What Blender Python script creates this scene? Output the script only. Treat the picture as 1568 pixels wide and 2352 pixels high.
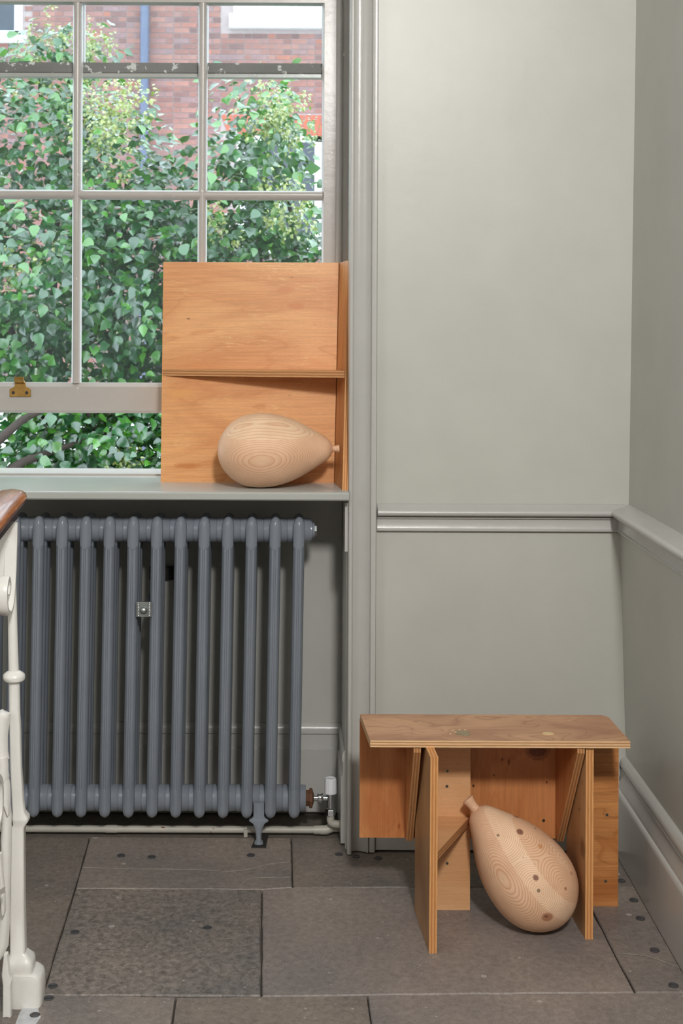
import bpy, bmesh, math, random
from mathutils import Vector, Matrix, Quaternion
from mathutils.bvhtree import BVHTree

for o in list(bpy.data.objects):
    bpy.data.objects.remove(o)
scn = bpy.context.scene
COL = scn.collection
R = math.radians

# ------------------------------------------------------------------ camera
# optical axis level, looking along +Y from 1.5 m above the floor (rise/shift lens)
FPX, CX, CY, CAMZ, ROLL = 3000.0, 650.0, 760.0, 1.5, R(0.25)
cam_d = bpy.data.cameras.new('camera')
cam_d.sensor_fit = 'AUTO'
cam_d.sensor_width = 36.0
cam_d.lens = FPX * 36.0 / 2352.0
cam_d.shift_x = (784 - CX) / 2352.0
cam_d.shift_y = -(1176 - CY) / 2352.0
cam_d.clip_end = 200
cam_d.dof.use_dof = True
cam_d.dof.focus_distance = 3.5
cam_d.dof.aperture_fstop = 9.0
cam = bpy.data.objects.new('camera', cam_d)
cam.location = (0, 0, CAMZ)
cam.rotation_euler = (math.pi / 2, -ROLL, 0)
COL.objects.link(cam)
scn.camera = cam

# ------------------------------------------------------------------ world, lights, exposure
w = bpy.data.worlds.new('overcast_sky')
scn.world = w
w.use_nodes = True
bgn = w.node_tree.nodes['Background']
bgn.inputs[0].default_value = (0.80, 0.91, 1.0, 1)
bgn.inputs[1].default_value = 4.4


def area(name, loc, target, size, power, color):
    l = bpy.data.lights.new(name, 'AREA')
    l.shape = 'DISK'
    l.size = size
    l.energy = power
    l.color = color
    ob = bpy.data.objects.new(name, l)
    ob.location = loc
    ob.rotation_euler = (Vector(target) - Vector(loc)).to_track_quat('-Z', 'Y').to_euler()
    COL.objects.link(ob)
    return ob


area('hall_lamp', (0.52, -0.7, 3.35), (0.2, 3.8, 0.9), 0.45, 124, (1.0, 0.975, 0.945))
area('landing_fill', (-2.35, 0.5, 2.7), (0.2, 3.7, 0.5), 0.8, 14, (0.97, 0.985, 1.0))  # added fill light from the left, not a lamp fitted on the landing

vs = scn.view_settings
vs.view_transform = 'Standard'
vs.look = 'None'
vs.gamma = 1.0
vs.exposure = 0.0
vs.use_curve_mapping = False


# ------------------------------------------------------------------ measuring helpers
def ray(px, py):
    x, y = px - CX, py - CY
    c, s = math.cos(ROLL), math.sin(ROLL)
    return (x * c + y * s) / FPX, (-x * s + y * c) / FPX


def at(px, py, Y):
    a, b = ray(px, py)
    return Vector((a * Y, Y, CAMZ - b * Y))


def on_floor(px, py, z=0.0):
    a, b = ray(px, py)
    Y = (CAMZ - z) / b
    return Vector((a * Y, Y, z))


# ------------------------------------------------------------------ object helpers
def tag(o, label=None, cat=None, group=None, kind=None):
    if label: o['label'] = label
    if cat: o['category'] = cat
    if group: o['group'] = group
    if kind: o['kind'] = kind
    return o


def empty(name, loc=(0, 0, 0), rot=None):
    o = bpy.data.objects.new(name, None)
    o.empty_display_size = 0.05
    o.location = loc
    if rot is not None:
        o.rotation_euler = rot
    COL.objects.link(o)
    return o


def link(name, me, parent=None, mats=(), smooth=False):
    for m in (mats if isinstance(mats, (list, tuple)) else [mats]):
        me.materials.append(m)
    if smooth:
        for p in me.polygons:
            p.use_smooth = True
    o = bpy.data.objects.new(name, me)
    COL.objects.link(o)
    if parent is not None:
        o.parent = parent
        # geometry is written in world space: undo the parent's transform
        o.matrix_parent_inverse = parent_world(parent).inverted()
    return o


def parent_world(p):
    m = Matrix.LocRotScale(p.location, p.rotation_euler, p.scale)
    if p.parent is not None:
        m = parent_world(p.parent) @ p.matrix_parent_inverse @ m
    return m


def auto_smooth(me, ang=35):
    for p in me.polygons:
        p.use_smooth = True
    me.set_sharp_from_angle(angle=R(ang))


def mesh_of(name, verts, faces):
    me = bpy.data.meshes.new(name)
    me.from_pydata([tuple(v) for v in verts], [], faces)
    me.validate()
    bm = bmesh.new()
    bm.from_mesh(me)
    bmesh.ops.recalc_face_normals(bm, faces=bm.faces)
    bm.to_mesh(me)
    bm.free()
    me.update()
    return me


class MB:
    """collects shapes into one mesh"""
    def __init__(self):
        self.v, self.f = [], []

    def add(self, verts, faces):
        b = len(self.v)
        self.v += [Vector(v) for v in verts]
        self.f += [tuple(i + b for i in f) for f in faces]
        return self

    def box(self, x0, x1, y0, y1, z0, z1):
        return self.add([(x0, y0, z0), (x1, y0, z0), (x1, y1, z0), (x0, y1, z0),
                         (x0, y0, z1), (x1, y0, z1), (x1, y1, z1), (x0, y1, z1)],
                        [(0, 1, 2, 3), (4, 5, 6, 7), (0, 1, 5, 4), (1, 2, 6, 5), (2, 3, 7, 6), (3, 0, 4, 7)])

    def prism(self, pts, off):
        off = Vector(off)
        n = len(pts)
        vs_ = [Vector(p) for p in pts] + [Vector(p) + off for p in pts]
        fs = [tuple(range(n)), tuple(range(2 * n - 1, n - 1, -1))]
        fs += [(i, (i + 1) % n, (i + 1) % n + n, i + n) for i in range(n)]
        return self.add(vs_, fs)

    def extrude(self, prof, p0, p1, da, db, p1shift=None):
        """closed 2D profile (a,b) swept straight from p0 to p1"""
        p0, p1, da, db = Vector(p0), Vector(p1), Vector(da), Vector(db)
        n = len(prof)
        vs_ = [p0 + da * a + db * b for a, b in prof] + [p1 + da * a + db * b for a, b in prof]
        fs = [tuple(range(n)), tuple(range(2 * n - 1, n - 1, -1))]
        fs += [(i, (i + 1) % n, (i + 1) % n + n, i + n) for i in range(n)]
        return self.add(vs_, fs)

    def loft(self, rings, cap=True):
        n = len(rings[0])
        vs_ = [v for r_ in rings for v in r_]
        fs = []
        for k in range(len(rings) - 1):
            for i in range(n):
                j = (i + 1) % n
                fs.append((k * n + i, k * n + j, (k + 1) * n + j, (k + 1) * n + i))
        if cap:
            fs.append(tuple(range(n)))
            fs.append(tuple(range(len(vs_) - 1, len(vs_) - n - 1, -1)))
        return self.add(vs_, fs)

    def lathe(self, prof, origin, axis, seg=32):
        """prof: (distance along axis, radius)"""
        origin, axis = Vector(origin), Vector(axis).normalized()
        q = axis.to_track_quat('Z', 'Y')
        rings = []
        for h, r_ in prof:
            rings.append([origin + q @ Vector((r_ * math.cos(2 * math.pi * i / seg), r_ * math.sin(2 * math.pi * i / seg), h)) for i in range(seg)])
        return self.loft(rings)

    def tube(self, path, rad, seg=12):
        path = [Vector(p) for p in path]
        rads = rad if isinstance(rad, (list, tuple)) else [rad] * len(path)
        rings = []
        ref = None
        for i, p in enumerate(path):
            t = (path[min(i + 1, len(path) - 1)] - path[max(i - 1, 0)]).normalized()
            if ref is None:
                ref = t.orthogonal().normalized()
            ref = (ref - t * ref.dot(t)).normalized()
            b = t.cross(ref)
            rings.append([p + ref * rads[i] * math.cos(2 * math.pi * k / seg) + b * rads[i] * math.sin(2 * math.pi * k / seg) for k in range(seg)])
        return self.loft(rings)

    def build(self, name, mat, parent=None, smooth=None, kind=None):
        me = mesh_of(name, self.v, self.f)
        if smooth:
            auto_smooth(me, smooth)
        o = link(name, me, parent, mat)
        if kind:
            o['kind'] = kind
        return o


def bez(pts, n=8):
    """Catmull-Rom through points"""
    P = [Vector(p) for p in pts]
    P = [2 * P[0] - P[1]] + P + [2 * P[-1] - P[-2]]
    out = []
    for i in range(1, len(P) - 2):
        for k in range(n):
            t = k / n
            a, b, c, d = P[i - 1], P[i], P[i + 1], P[i + 2]
            out.append(0.5 * ((2 * b) + (c - a) * t + (2 * a - 5 * b + 4 * c - d) * t * t + (3 * b - a - 3 * c + d) * t ** 3))
    out.append(P[-2])
    return out


# ------------------------------------------------------------------ materials
def lin(r, g, b):
    f = lambda c: (c / 255 / 12.92) if c / 255 <= 0.04045 else ((c / 255 + 0.055) / 1.055) ** 2.4
    return (f(r), f(g), f(b), 1.0)


class NT:
    def __init__(self, name):
        self.m = bpy.data.materials.new(name)
        self.m.use_nodes = True
        self.t = self.m.node_tree
        self.bsdf = self.t.nodes['Principled BSDF']
        self.out = self.t.nodes['Material Output']

    def n(self, typ, **kw):
        nd = self.t.nodes.new(typ)
        for k, v in kw.items():
            setattr(nd, k, v)
        return nd

    def put(self, sock, val):
        if isinstance(val, bpy.types.NodeSocket):
            self.t.links.new(val, sock)
        else:
            sock.default_value = val

    def math(self, op, a, b=None, c=None, clamp=False):
        nd = self.n('ShaderNodeMath', operation=op, use_clamp=clamp)
        self.put(nd.inputs[0], a)
        if b is not None: self.put(nd.inputs[1], b)
        if c is not None: self.put(nd.inputs[2], c)
        return nd.outputs[0]

    def vmath(self, op, a, b=None, out=0):
        nd = self.n('ShaderNodeVectorMath', operation=op)
        self.put(nd.inputs[0], a)
        if b is not None: self.put(nd.inputs[1], b)
        return nd.outputs['Value'] if op in ('LENGTH', 'DISTANCE', 'DOT_PRODUCT') else nd.outputs[0]

    def coord(self, which='Object'):
        return self.n('ShaderNodeTexCoord').outputs[which]

    def mapping(self, vec, scale=(1, 1, 1), loc=(0, 0, 0), rot=(0, 0, 0)):
        nd = self.n('ShaderNodeMapping')
        self.put(nd.inputs[0], vec)
        nd.inputs['Location'].default_value = loc
        nd.inputs['Rotation'].default_value = rot
        nd.inputs['Scale'].default_value = scale
        return nd.outputs[0]

    def noise(self, vec, scale, detail=4, rough=0.55, dist=0.0, out=0):
        nd = self.n('ShaderNodeTexNoise')
        self.put(nd.inputs['Vector'], vec)
        nd.inputs['Scale'].default_value = scale
        nd.inputs['Detail'].default_value = detail
        nd.inputs['Roughness'].default_value = rough
        nd.inputs['Distortion'].default_value = dist
        return nd.outputs[out]

    def voronoi(self, vec, scale, feature='F1', out='Distance', rnd=1.0, dims='3D'):
        nd = self.n('ShaderNodeTexVoronoi', feature=feature, voronoi_dimensions=dims)
        self.put(nd.inputs['Vector'], vec)
        nd.inputs['Scale'].default_value = scale
        nd.inputs['Randomness'].default_value = rnd
        return nd.outputs[out]

    def ramp(self, fac, stops, interp='LINEAR'):
        nd = self.n('ShaderNodeValToRGB')
        nd.color_ramp.interpolation = interp
        els = nd.color_ramp.elements
        while len(els) < len(stops):
            els.new(0.5)
        for e, (p, c) in zip(els, stops):
            e.position = p
            e.color = c if len(c) == 4 else (*c, 1)
        self.put(nd.inputs[0], fac)
        return nd.outputs[0]

    def mix(self, fac, a, b, mode='MIX'):
        nd = self.n('ShaderNodeMix', data_type='RGBA', blend_type=mode)
        self.put(nd.inputs[0], fac)
        self.put(nd.inputs[6], a)
        self.put(nd.inputs[7], b)
        return nd.outputs[2]

    def bump(self, height, strength=0.2, dist=0.002):
        nd = self.n('ShaderNodeBump')
        nd.inputs['Strength'].default_value = strength
        nd.inputs['Distance'].default_value = dist
        self.put(nd.inputs['Height'], height)
        self.put(self.bsdf.inputs['Normal'], nd.outputs[0])

    def set(self, color=None, rough=None, metal=None, spec=None, coat=None):
        b = self.bsdf.inputs
        if color is not None: self.put(b['Base Color'], color)
        if rough is not None: self.put(b['Roughness'], rough)
        if metal is not None: self.put(b['Metallic'], metal)
        if spec is not None: self.put(b['Specular IOR Level'], spec)
        if coat is not None: self.put(b['Coat Weight'], coat)
        return self.m


def grey(v):
    return (v, v, v, 1)


BLACK, WHITE = grey(0), grey(1)


def paint(name, rgb, rough=0.45, mott=0.06, bump=0.12, chips=None, bscale=60):
    t = NT(name)
    co = t.coord()
    base = lin(*rgb)
    dark = tuple(c * (1 - mott) for c in base[:3]) + (1,)
    lite = tuple(min(1, c * (1 + mott)) for c in base[:3]) + (1,)
    n1 = t.noise(co, 3.5, 5, 0.6)
    col = t.ramp(n1, [(0.3, dark), (0.7, lite)])
    if chips:
        thr, crgb, sc = chips
        n2 = t.noise(t.mapping(co, (1, 1, 1)), sc, 5, 0.6)
        col = t.mix(t.ramp(n2, [(thr, BLACK), (thr + 0.02, WHITE)]), col, lin(*crgb))
    h = t.noise(co, bscale, 5, 0.6)
    h2 = t.noise(co, 9, 2, 0.5)
    t.bump(t.math('ADD', h, t.math('MULTIPLY', h2, 1.5)), bump, 0.003)
    return t.set(col, rough)


M = {}
M['wall'] = paint('wall_paint', (188, 188, 181), 0.38, 0.045, 0.10, bscale=35)
M['wall_r'] = M['wall']
M['trim'] = paint('trim_gloss_paint', (184, 183, 179), 0.27, 0.04, 0.16, bscale=45)
M['sash'] = paint('sash_paint', (178, 172, 167), 0.28, 0.05, 0.16, chips=(0.70, (225, 222, 214), 55), bscale=45)
M['sill'] = paint('sill_gloss_paint', (180, 182, 178), 0.16, 0.03, 0.04, bscale=14)
M['ceiling'] = paint('ceiling_paint', (226, 224, 218), 0.8, 0.02, 0.05)
M['rail_white'] = paint('cast_iron_white_paint', (232, 230, 225), 0.28, 0.05, 0.35, chips=(0.735, (150, 138, 120), 26), bscale=70)
M['pipe'] = paint('pipe_paint', (180, 176, 166), 0.4, 0.10, 0.2, chips=(0.70, (120, 74, 52), 22))
M['valve_white'] = paint('valve_plastic', (228, 230, 236), 0.3, 0.01, 0.0)


def mk_radiator():
    t = NT('radiator_paint')
    co = t.coord()
    n1 = t.noise(co, 6, 4)
    col = t.ramp(n1, [(0.3, lin(126, 133, 143)), (0.7, lin(136, 143, 153))])
    v = t.voronoi(co, 14)
    col = t.mix(t.ramp(v, [(0.03, WHITE), (0.036, BLACK)]), col, lin(190, 195, 200))
    t.bump(t.noise(co, 60, 4), 0.08, 0.003)
    return t.set(col, 0.26)


M['radiator'] = mk_radiator()


def mk_simple(name, rgb, rough=0.5, metal=0.0):
    t = NT(name)
    co = t.coord()
    b = lin(*rgb)
    col = t.ramp(t.noise(co, 40, 4), [(0.3, tuple(c * 0.82 for c in b[:3]) + (1,)), (0.7, tuple(min(1, c * 1.15) for c in b[:3]) + (1,))])
    return t.set(col, rough, metal)


M['chrome'] = mk_simple('chrome', (205, 208, 212), 0.12, 1.0)
M['zinc'] = mk_simple('zinc_steel', (178, 184, 184), 0.38, 1.0)
M['brass'] = mk_simple('aged_brass', (178, 140, 78), 0.42, 0.9)
M['rust'] = mk_simple('rusty_iron', (104, 70, 48), 0.85, 0.1)
M['dark'] = mk_simple('dark_iron', (46, 44, 44), 0.6, 0.2)
M['stud'] = mk_simple('floor_stud_iron', (80, 79, 82), 0.4, 0.3)
M['screw'] = mk_simple('screw_steel', (150, 140, 125), 0.35, 0.9)
M['hole'] = mk_simple('screw_recess', (40, 30, 24), 0.9, 0.0)
M['mortar_floor'] = mk_simple('floor_mortar', (86, 81, 76), 0.9)


def mk_slab(name, rgb, seed, coarse=0.5):
    t = NT(name)
    co = t.mapping(t.coord('Object'), loc=(seed * 3.1, seed * 1.7, 0))
    b = lin(*rgb)
    n_big = t.noise(co, 2.2, 4, 0.6)
    n_mid = t.noise(co, 60, 5, 0.7, 0.5)
    n_fine = t.noise(co, 260, 3, 0.6)
    c1 = t.ramp(n_big, [(0.3, (b[0] * 0.72, b[1] * 0.75, b[2] * 0.79, 1)), (0.72, (b[0] * 1.28, b[1] * 1.20, b[2] * 1.12, 1))])
    k = 1 - coarse * 0.55
    c2 = t.mix(1.0, c1, t.ramp(n_mid, [(0.35, (k, k, k, 1)), (0.65, (1.18, 1.17, 1.15, 1))]), 'MULTIPLY')
    c3 = t.mix(1.0, c2, t.ramp(n_fine, [(0.3, grey(0.82)), (0.7, grey(1.15))]), 'MULTIPLY')
    # paint drips
    sp = t.voronoi(co, 9.0, dims='2D')
    sz = t.voronoi(co, 9.0, out='Color', dims='2D')
    sepr = t.n('ShaderNodeSeparateColor')
    t.put(sepr.inputs[0], sz)
    rad = t.math('MULTIPLY', t.math('POWER', sepr.outputs[0], 5.0), 0.075)
    wob = t.math('ADD', sp, t.math('MULTIPLY', t.math('SUBTRACT', t.noise(co, 90, 2), 0.5), 0.035))
    spot = t.math('LESS_THAN', wob, rad)
    c4 = t.mix(t.math('MULTIPLY', spot, 0.7), c3, lin(188, 184, 176))
    sp2 = t.voronoi(co, 26.0, dims='2D')
    sz2 = t.n('ShaderNodeSeparateColor')
    t.put(sz2.inputs[0], t.voronoi(co, 26.0, out='Color', dims='2D'))
    spot2 = t.math('LESS_THAN', sp2, t.math('MULTIPLY', t.math('POWER', sz2.outputs[1], 9.0), 0.085))
    c4 = t.mix(t.math('MULTIPLY', spot2, 0.65), c4, lin(190, 186, 178))
    # pale scuffs
    sc = t.ramp(t.noise(t.mapping(co, (1, 2.2, 1), rot=(0, 0, 0.5)), 7, 5, 0.75), [(0.63, BLACK), (0.78, grey(0.45))])
    c5 = t.mix(sc, c4, lin(150, 146, 142))
    t.bump(t.math('ADD', n_mid, t.math('MULTIPLY', n_fine, 0.5)), 0.30 + 0.3 * coarse, 0.0025)
    rg = t.ramp(n_mid, [(0.3, grey(0.52)), (0.7, grey(0.42))])
    return t.set(c5, rg)


SLAB = [mk_slab('york_stone_brown', (136, 128, 123), 1, 0.40), mk_slab('york_stone_rough', (138, 131, 126), 2, 0.95),
        mk_slab('york_stone_smooth', (138, 130, 126), 3, 0.35), mk_slab('york_stone_dark', (126, 118, 112), 4, 0.45)]


def mk_ply(name, rgb, dark, seed, contour=0.35, streak=0.5, wear=0.0, knots=(), fig=(2.2, 7.0), nb=7.0):
    """rotary-cut softwood veneer; UV is in metres with u along the grain"""
    t = NT(name)
    uv = t.mapping(t.coord('UV'), loc=(seed * 1.37, seed * 0.73, 0))
    b, d = lin(*rgb), lin(*dark)
    lowf = t.noise(t.mapping(uv, (fig[0], fig[1], 1)), 1.0, 2.5, 0.5, 0.9)
    bands = t.math('FRACT', t.math('MULTIPLY', lowf, nb))
    edge = t.ramp(bands, [(0.0, WHITE), (0.12, grey(0.25)), (0.55, BLACK), (0.93, grey(0.12)), (1.0, WHITE)])
    tone = t.ramp(lowf, [(0.32, d), (0.62, b)])
    col = t.mix(t.math('MULTIPLY', edge, contour), tone, d)
    st = t.noise(t.mapping(uv, (6, 160, 1)), 1.0, 4, 0.65)
    col = t.mix(1.0, col, t.ramp(st, [(0.25, (1 - streak * 0.35,) * 3), (0.75, (1 + streak * 0.22,) * 3)]), 'MULTIPLY')
    fl = t.noise(t.mapping(uv, (60, 700, 1)), 1.0, 2, 0.5)
    col = t.mix(1.0, col, t.ramp(fl, [(0.3, grey(0.93)), (0.7, grey(1.05))]), 'MULTIPLY')
    # small dark pitch marks
    vr = t.voronoi(t.mapping(uv, (5, 16, 1)), 1.0)
    col = t.mix(t.ramp(vr, [(0.028, grey(0.85)), (0.05, BLACK)]), col, lin(96, 56, 30))
    if wear:
        wv = t.noise(t.mapping(uv, (30, 200, 1)), 1.0, 4, 0.7)
        zone = t.noise(t.mapping(uv, (4, 6, 1)), 1.0, 2)
        m_ = t.math('MULTIPLY', t.ramp(wv, [(0.55, BLACK), (0.62, WHITE)]), t.ramp(zone, [(0.52, BLACK), (0.64, WHITE)]))
        col = t.mix(t.math('MULTIPLY', m_, wear), col, lin(236, 196, 138))
    co = t.coord('Object')
    for c_, sx, sz, rgb_ in knots:
        d = t.vmath('MULTIPLY', t.vmath('SUBTRACT', co, tuple(c_)), (1 / sx, 1 / max(sx, sz), 1 / sz))
        r_ = t.math('ADD', t.vmath('LENGTH', d), t.math('MULTIPLY', t.math('SUBTRACT', t.noise(co, 70, 2), 0.5), 0.5))
        col = t.mix(t.ramp(r_, [(0.0, grey(0.9)), (0.6, grey(0.85)), (0.72, grey(0.35)), (0.85, grey(0.5)), (1.0, BLACK)]), col, lin(*rgb_))
    t.bump(st, 0.10, 0.002)
    return t.set(col, 0.42, spec=0.4)


def mk_edge(name, light, dark, seed, layers=5):
    """plywood edge: UV v runs 0..1 through the thickness"""
    t = NT(name)
    uv = t.mapping(t.coord('UV'), loc=(seed * 2.1, 0, 0))
    sep = t.n('ShaderNodeSeparateXYZ')
    t.put(sep.inputs[0], uv)
    wob = t.math('MULTIPLY', t.math('SUBTRACT', t.noise(t.mapping(uv, (14, 1, 1)), 1.0, 3), 0.5), 0.10)
    v = t.math('ADD', sep.outputs[1], wob)
    band = t.math('SINE', t.math('MULTIPLY', v, math.pi * layers))
    ab = t.math('SINE', t.math('MULTIPLY', v, math.pi * layers * 1.0))
    col = t.ramp(t.math('MULTIPLY_ADD', ab, 0.5, 0.5), [(0.25, lin(*dark)), (0.6, lin(*light))])
    glue = t.math('ABSOLUTE', band)
    col = t.mix(t.ramp(glue, [(0.03, grey(0.4)), (0.16, BLACK)]), col, lin(*[c * 0.55 for c in dark]))
    st = t.noise(t.mapping(uv, (25, 26, 1)), 1.0, 4, 0.7)
    col = t.mix(1.0, col, t.ramp(st, [(0.3, grey(0.72)), (0.7, grey(1.15))]), 'MULTIPLY')
    gap = t.noise(t.mapping(uv, (18, 9, 1), loc=(5, 3, 0)), 1.0, 2, 0.5)
    gl = t.ramp(t.math('ABSOLUTE', t.math('SUBTRACT', sep.outputs[1], 0.42)), [(0.06, WHITE), (0.11, BLACK)])
    col = t.mix(t.math('MULTIPLY', t.ramp(gap, [(0.70, BLACK), (0.73, WHITE)]), gl), col, lin(58, 36, 24))
    t.bump(st, 0.25, 0.002)
    return t.set(col, 0.6, spec=0.3)


M['ply_sill'] = mk_ply('plywood_golden', (228, 166, 108), (202, 130, 72), 1, 0.5, 0.5, wear=0.55, fig=(1.6, 6.0), nb=6.0,
    knots=[(at(432, 732, 3.97), 0.010, 0.004, (92, 54, 34)), (at(723, 746, 3.97), 0.006, 0.0025, (120, 70, 40)), (at(416, 887, 3.95), 0.003, 0.003, (100, 60, 36)), (at(655, 665, 3.98), 0.030, 0.012, (206, 132, 78)),
           (at(680, 703, 3.98), 0.032, 0.012, (204, 128, 74)), (at(415, 905, 3.95), 0.050, 0.016, (220, 156, 92)), (at(430, 1070, 3.935), 0.045, 0.010, (196, 122, 62))])
M['ply_side'] = mk_ply('plywood_golden_side', (222, 164, 110), (202, 138, 86), 2, 0.30, 0.5, wear=0.3)
M['ply_top'] = mk_ply('plywood_weathered', (206, 158, 120), (168, 120, 90), 3, 0.85, 0.30, wear=0.15, fig=(3.2, 7.0), nb=9.0)
M['ply_wing'] = mk_ply('plywood_red', (212, 146, 92), (178, 106, 58), 4, 0.40, 0.55,
    knots=[(at(1234, 1722, 3.4385), 0.034, 0.030, (112, 60, 36)), (at(1087, 1805, 3.4385), 0.004, 0.005, (60, 36, 26)), (at(1134, 1780, 3.4385), 0.003, 0.003, (70, 40, 28)), (at(1168, 1750, 3.4385), 0.003, 0.010, (110, 62, 34)),
           (at(1153, 1744, 3.4385), 0.003, 0.006, (110, 62, 34)), (at(916, 1898, 3.4385), 0.004, 0.010, (150, 78, 40)), (at(1255, 1797, 3.4385), 0.003, 0.004, (90, 52, 30))])
M['ply_pale'] = mk_ply('plywood_pale', (228, 178, 130), (214, 158, 108), 5, 0.15, 0.30)
M['ply_leg'] = mk_ply('plywood_leg', (198, 154, 110), (164, 118, 78), 6, 0.35, 0.7,
    knots=[((0.7517, 3.252, 0.215), 0.02, 0.028, (128, 86, 50)), ((0.7500, 3.285, 0.30), 0.004, 0.006, (96, 56, 34))])
M['ply_stripe'] = mk_ply('plywood_striped', (214, 148, 88), (182, 114, 60), 7, 0.8, 0.9)
M['edge'] = mk_edge('plywood_edge', (224, 166, 108), (200, 132, 78), 1)
M['edge_pale'] = mk_edge('plywood_edge_pale', (236, 198, 152), (196, 142, 98), 2)
M['edge_brown'] = mk_edge('plywood_edge_brown', (204, 150, 100), (172, 116, 72), 3)


def mk_blob(name, rgb):
    return mk_simple(name, rgb, 0.4)


M['filler'] = mk_blob('cream_filler', (226, 200, 150))
M['greyspill'] = mk_blob('grey_spill', (150, 132, 100))


def mk_brick():
    t = NT('facade_brick')
    oi = t.n('ShaderNodeObjectInfo').outputs['Random']
    isl = t.n('ShaderNodeNewGeometry').outputs['Random Per Island']
    rnd = t.math('FRACT', t.math('ADD', t.math('MULTIPLY', oi, 7.3), t.math('MULTIPLY', isl, 3.7)))
    col = t.ramp(rnd, [(0.0, lin(112, 84, 82)), (0.3, lin(140, 96, 88)), (0.6, lin(152, 108, 98)), (0.85, lin(130, 104, 106)), (1.0, lin(156, 98, 82))])
    n = t.noise(t.coord('Object'), 9, 4)
    col = t.mix(1.0, col, t.ramp(n, [(0.3, grey(0.85)), (0.7, grey(1.12))]), 'MULTIPLY')
    return t.set(col, 0.85)


M['brick'] = mk_brick()
M['brick_red'] = mk_simple('gauged_red_brick', (172, 92, 72), 0.8)
M['mortar'] = mk_simple('facade_mortar', (164, 148, 146), 0.9)
M['stone_white'] = mk_simple('white_painted_stone', (244, 244, 244), 0.7)
M['pipe_blue'] = mk_simple('blue_grey_downpipe', (88, 96, 120), 0.5)
M['glass_dark'] = mk_simple('facade_window_glass', (52, 58, 70), 0.08)
M['ground'] = mk_simple('outdoor_paving', (150, 147, 142), 0.9)
M['bark'] = mk_simple('shrub_bark', (58, 48, 42), 0.85)


def mk_leaf(name, a, b, c):
    t = NT(name)
    oi = t.n('ShaderNodeObjectInfo').outputs['Random']
    isl = t.n('ShaderNodeNewGeometry').outputs['Random Per Island']
    rnd = t.math('FRACT', t.math('ADD', t.math('MULTIPLY', oi, 5.3), t.math('MULTIPLY', isl, 3.7)))
    col = t.ramp(rnd, [(0.0, lin(*a)), (0.55, lin(*b)), (1.0, lin(*c))])
    t.set(col, 0.26, spec=1.0, coat=0.9)
    t.bsdf.inputs['Coat Roughness'].default_value = 0.22
    t.bsdf.inputs['Coat IOR'].default_value = 1.6
    tr = t.n('ShaderNodeBsdfTranslucent')
    t.put(tr.inputs[0], t.mix(0.4, col, lin(120, 165, 40)))
    mx = t.n('ShaderNodeMixShader')
    mx.inputs[0].default_value = 0.28
    t.t.links.new(t.bsdf.outputs[0], mx.inputs[1])
    t.t.links.new(tr.outputs[0], mx.inputs[2])
    t.t.links.new(mx.outputs[0], t.out.inputs[0])
    return t.m


M['leaf'] = mk_leaf('lilac_leaf', (14, 58, 32), (30, 94, 44), (82, 144, 42))
M['bud'] = mk_leaf('lilac_seed_head', (124, 138, 58), (154, 164, 80), (172, 176, 112))


def mk_glass(name, haze):
    t = NT(name)
    tr = t.n('ShaderNodeBsdfTransparent')
    tr.inputs[0].default_value = (0.96, 0.98, 0.98, 1)
    gl = t.n('ShaderNodeBsdfGlossy')
    gl.inputs['Roughness'].default_value = 0.02
    df = t.n('ShaderNodeBsdfTranslucent')
    df.inputs[0].default_value = (0.95, 0.97, 1.0, 1)
    lw = t.n('ShaderNodeLayerWeight')
    lw.inputs[0].default_value = 0.5
    fres = t.math('MULTIPLY_ADD', t.math('POWER', lw.outputs['Facing'], 5.0), 0.5, 0.022)
    co = t.coord()
    hz = t.math('MULTIPLY', t.ramp(t.noise(co, 5, 4, 0.6), [(0.25, grey(0.6)), (0.75, grey(1.3))]), haze)
    m1 = t.n('ShaderNodeMixShader')
    t.put(m1.inputs[0], hz)
    t.t.links.new(tr.outputs[0], m1.inputs[1])
    t.t.links.new(df.outputs[0], m1.inputs[2])
    m2 = t.n('ShaderNodeMixShader')
    t.put(m2.inputs[0], fres)
    t.t.links.new(m1.outputs[0], m2.inputs[1])
    t.t.links.new(gl.outputs[0], m2.inputs[2])
    t.t.links.new(m2.outputs[0], t.out.inputs[0])
    return t.m


M['glass'] = mk_glass('old_window_glass', 0.008)
M['weathered'] = paint('weathered_meeting_rail', (120, 114, 110), 0.6, 0.15, 0.4, chips=(0.60, (214, 210, 204), 30), bscale=80)


def mk_handrail():
    t = NT('worn_mahogany')
    co = t.coord()
    st = t.noise(t.mapping(co, (120, 5, 120)), 1.0, 4, 0.6)
    col = t.ramp(st, [(0.25, lin(92, 48, 24)), (0.55, lin(150, 84, 44)), (0.8, lin(176, 108, 62))])
    wear = t.noise(co, 30, 4, 0.7)
    col = t.mix(t.ramp(wear, [(0.62, BLACK), (0.72, grey(0.6))]), col, lin(170, 140, 104))
    t.bump(st, 0.15, 0.002)
    return t.set(col, 0.25, coat=0.3)


M['handrail'] = mk_handrail()
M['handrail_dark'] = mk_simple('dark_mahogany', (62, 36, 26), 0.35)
M['niche_floor'] = mk_simple('dusty_screed', (104, 97, 88), 0.9)

# ================================================================== ROOM
YW = 3.785            # face of the window wall right of the casing
XR_SL = 0.028         # the right-hand wall is slightly out of square


def xr_up(z):
    return 1.0035 + 0.0103 * (z - 1.0)


def xr_lo(z):
    return 0.977 + (0.998 - 0.977) * (0.95 - z) / 0.68 if z > 0.27 else 0.998


# floor: bed plus single flagstones
floor = MB().box(-2.6, 1.2, -1.6, 4.2, -0.12, -0.012).build('floor', M['mortar_floor'], kind='structure')
screed = MB().box(-1.118, 0.1835, 3.868, 4.068, -0.02, -0.002).build('niche_screed', M['niche_floor'], floor)


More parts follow.
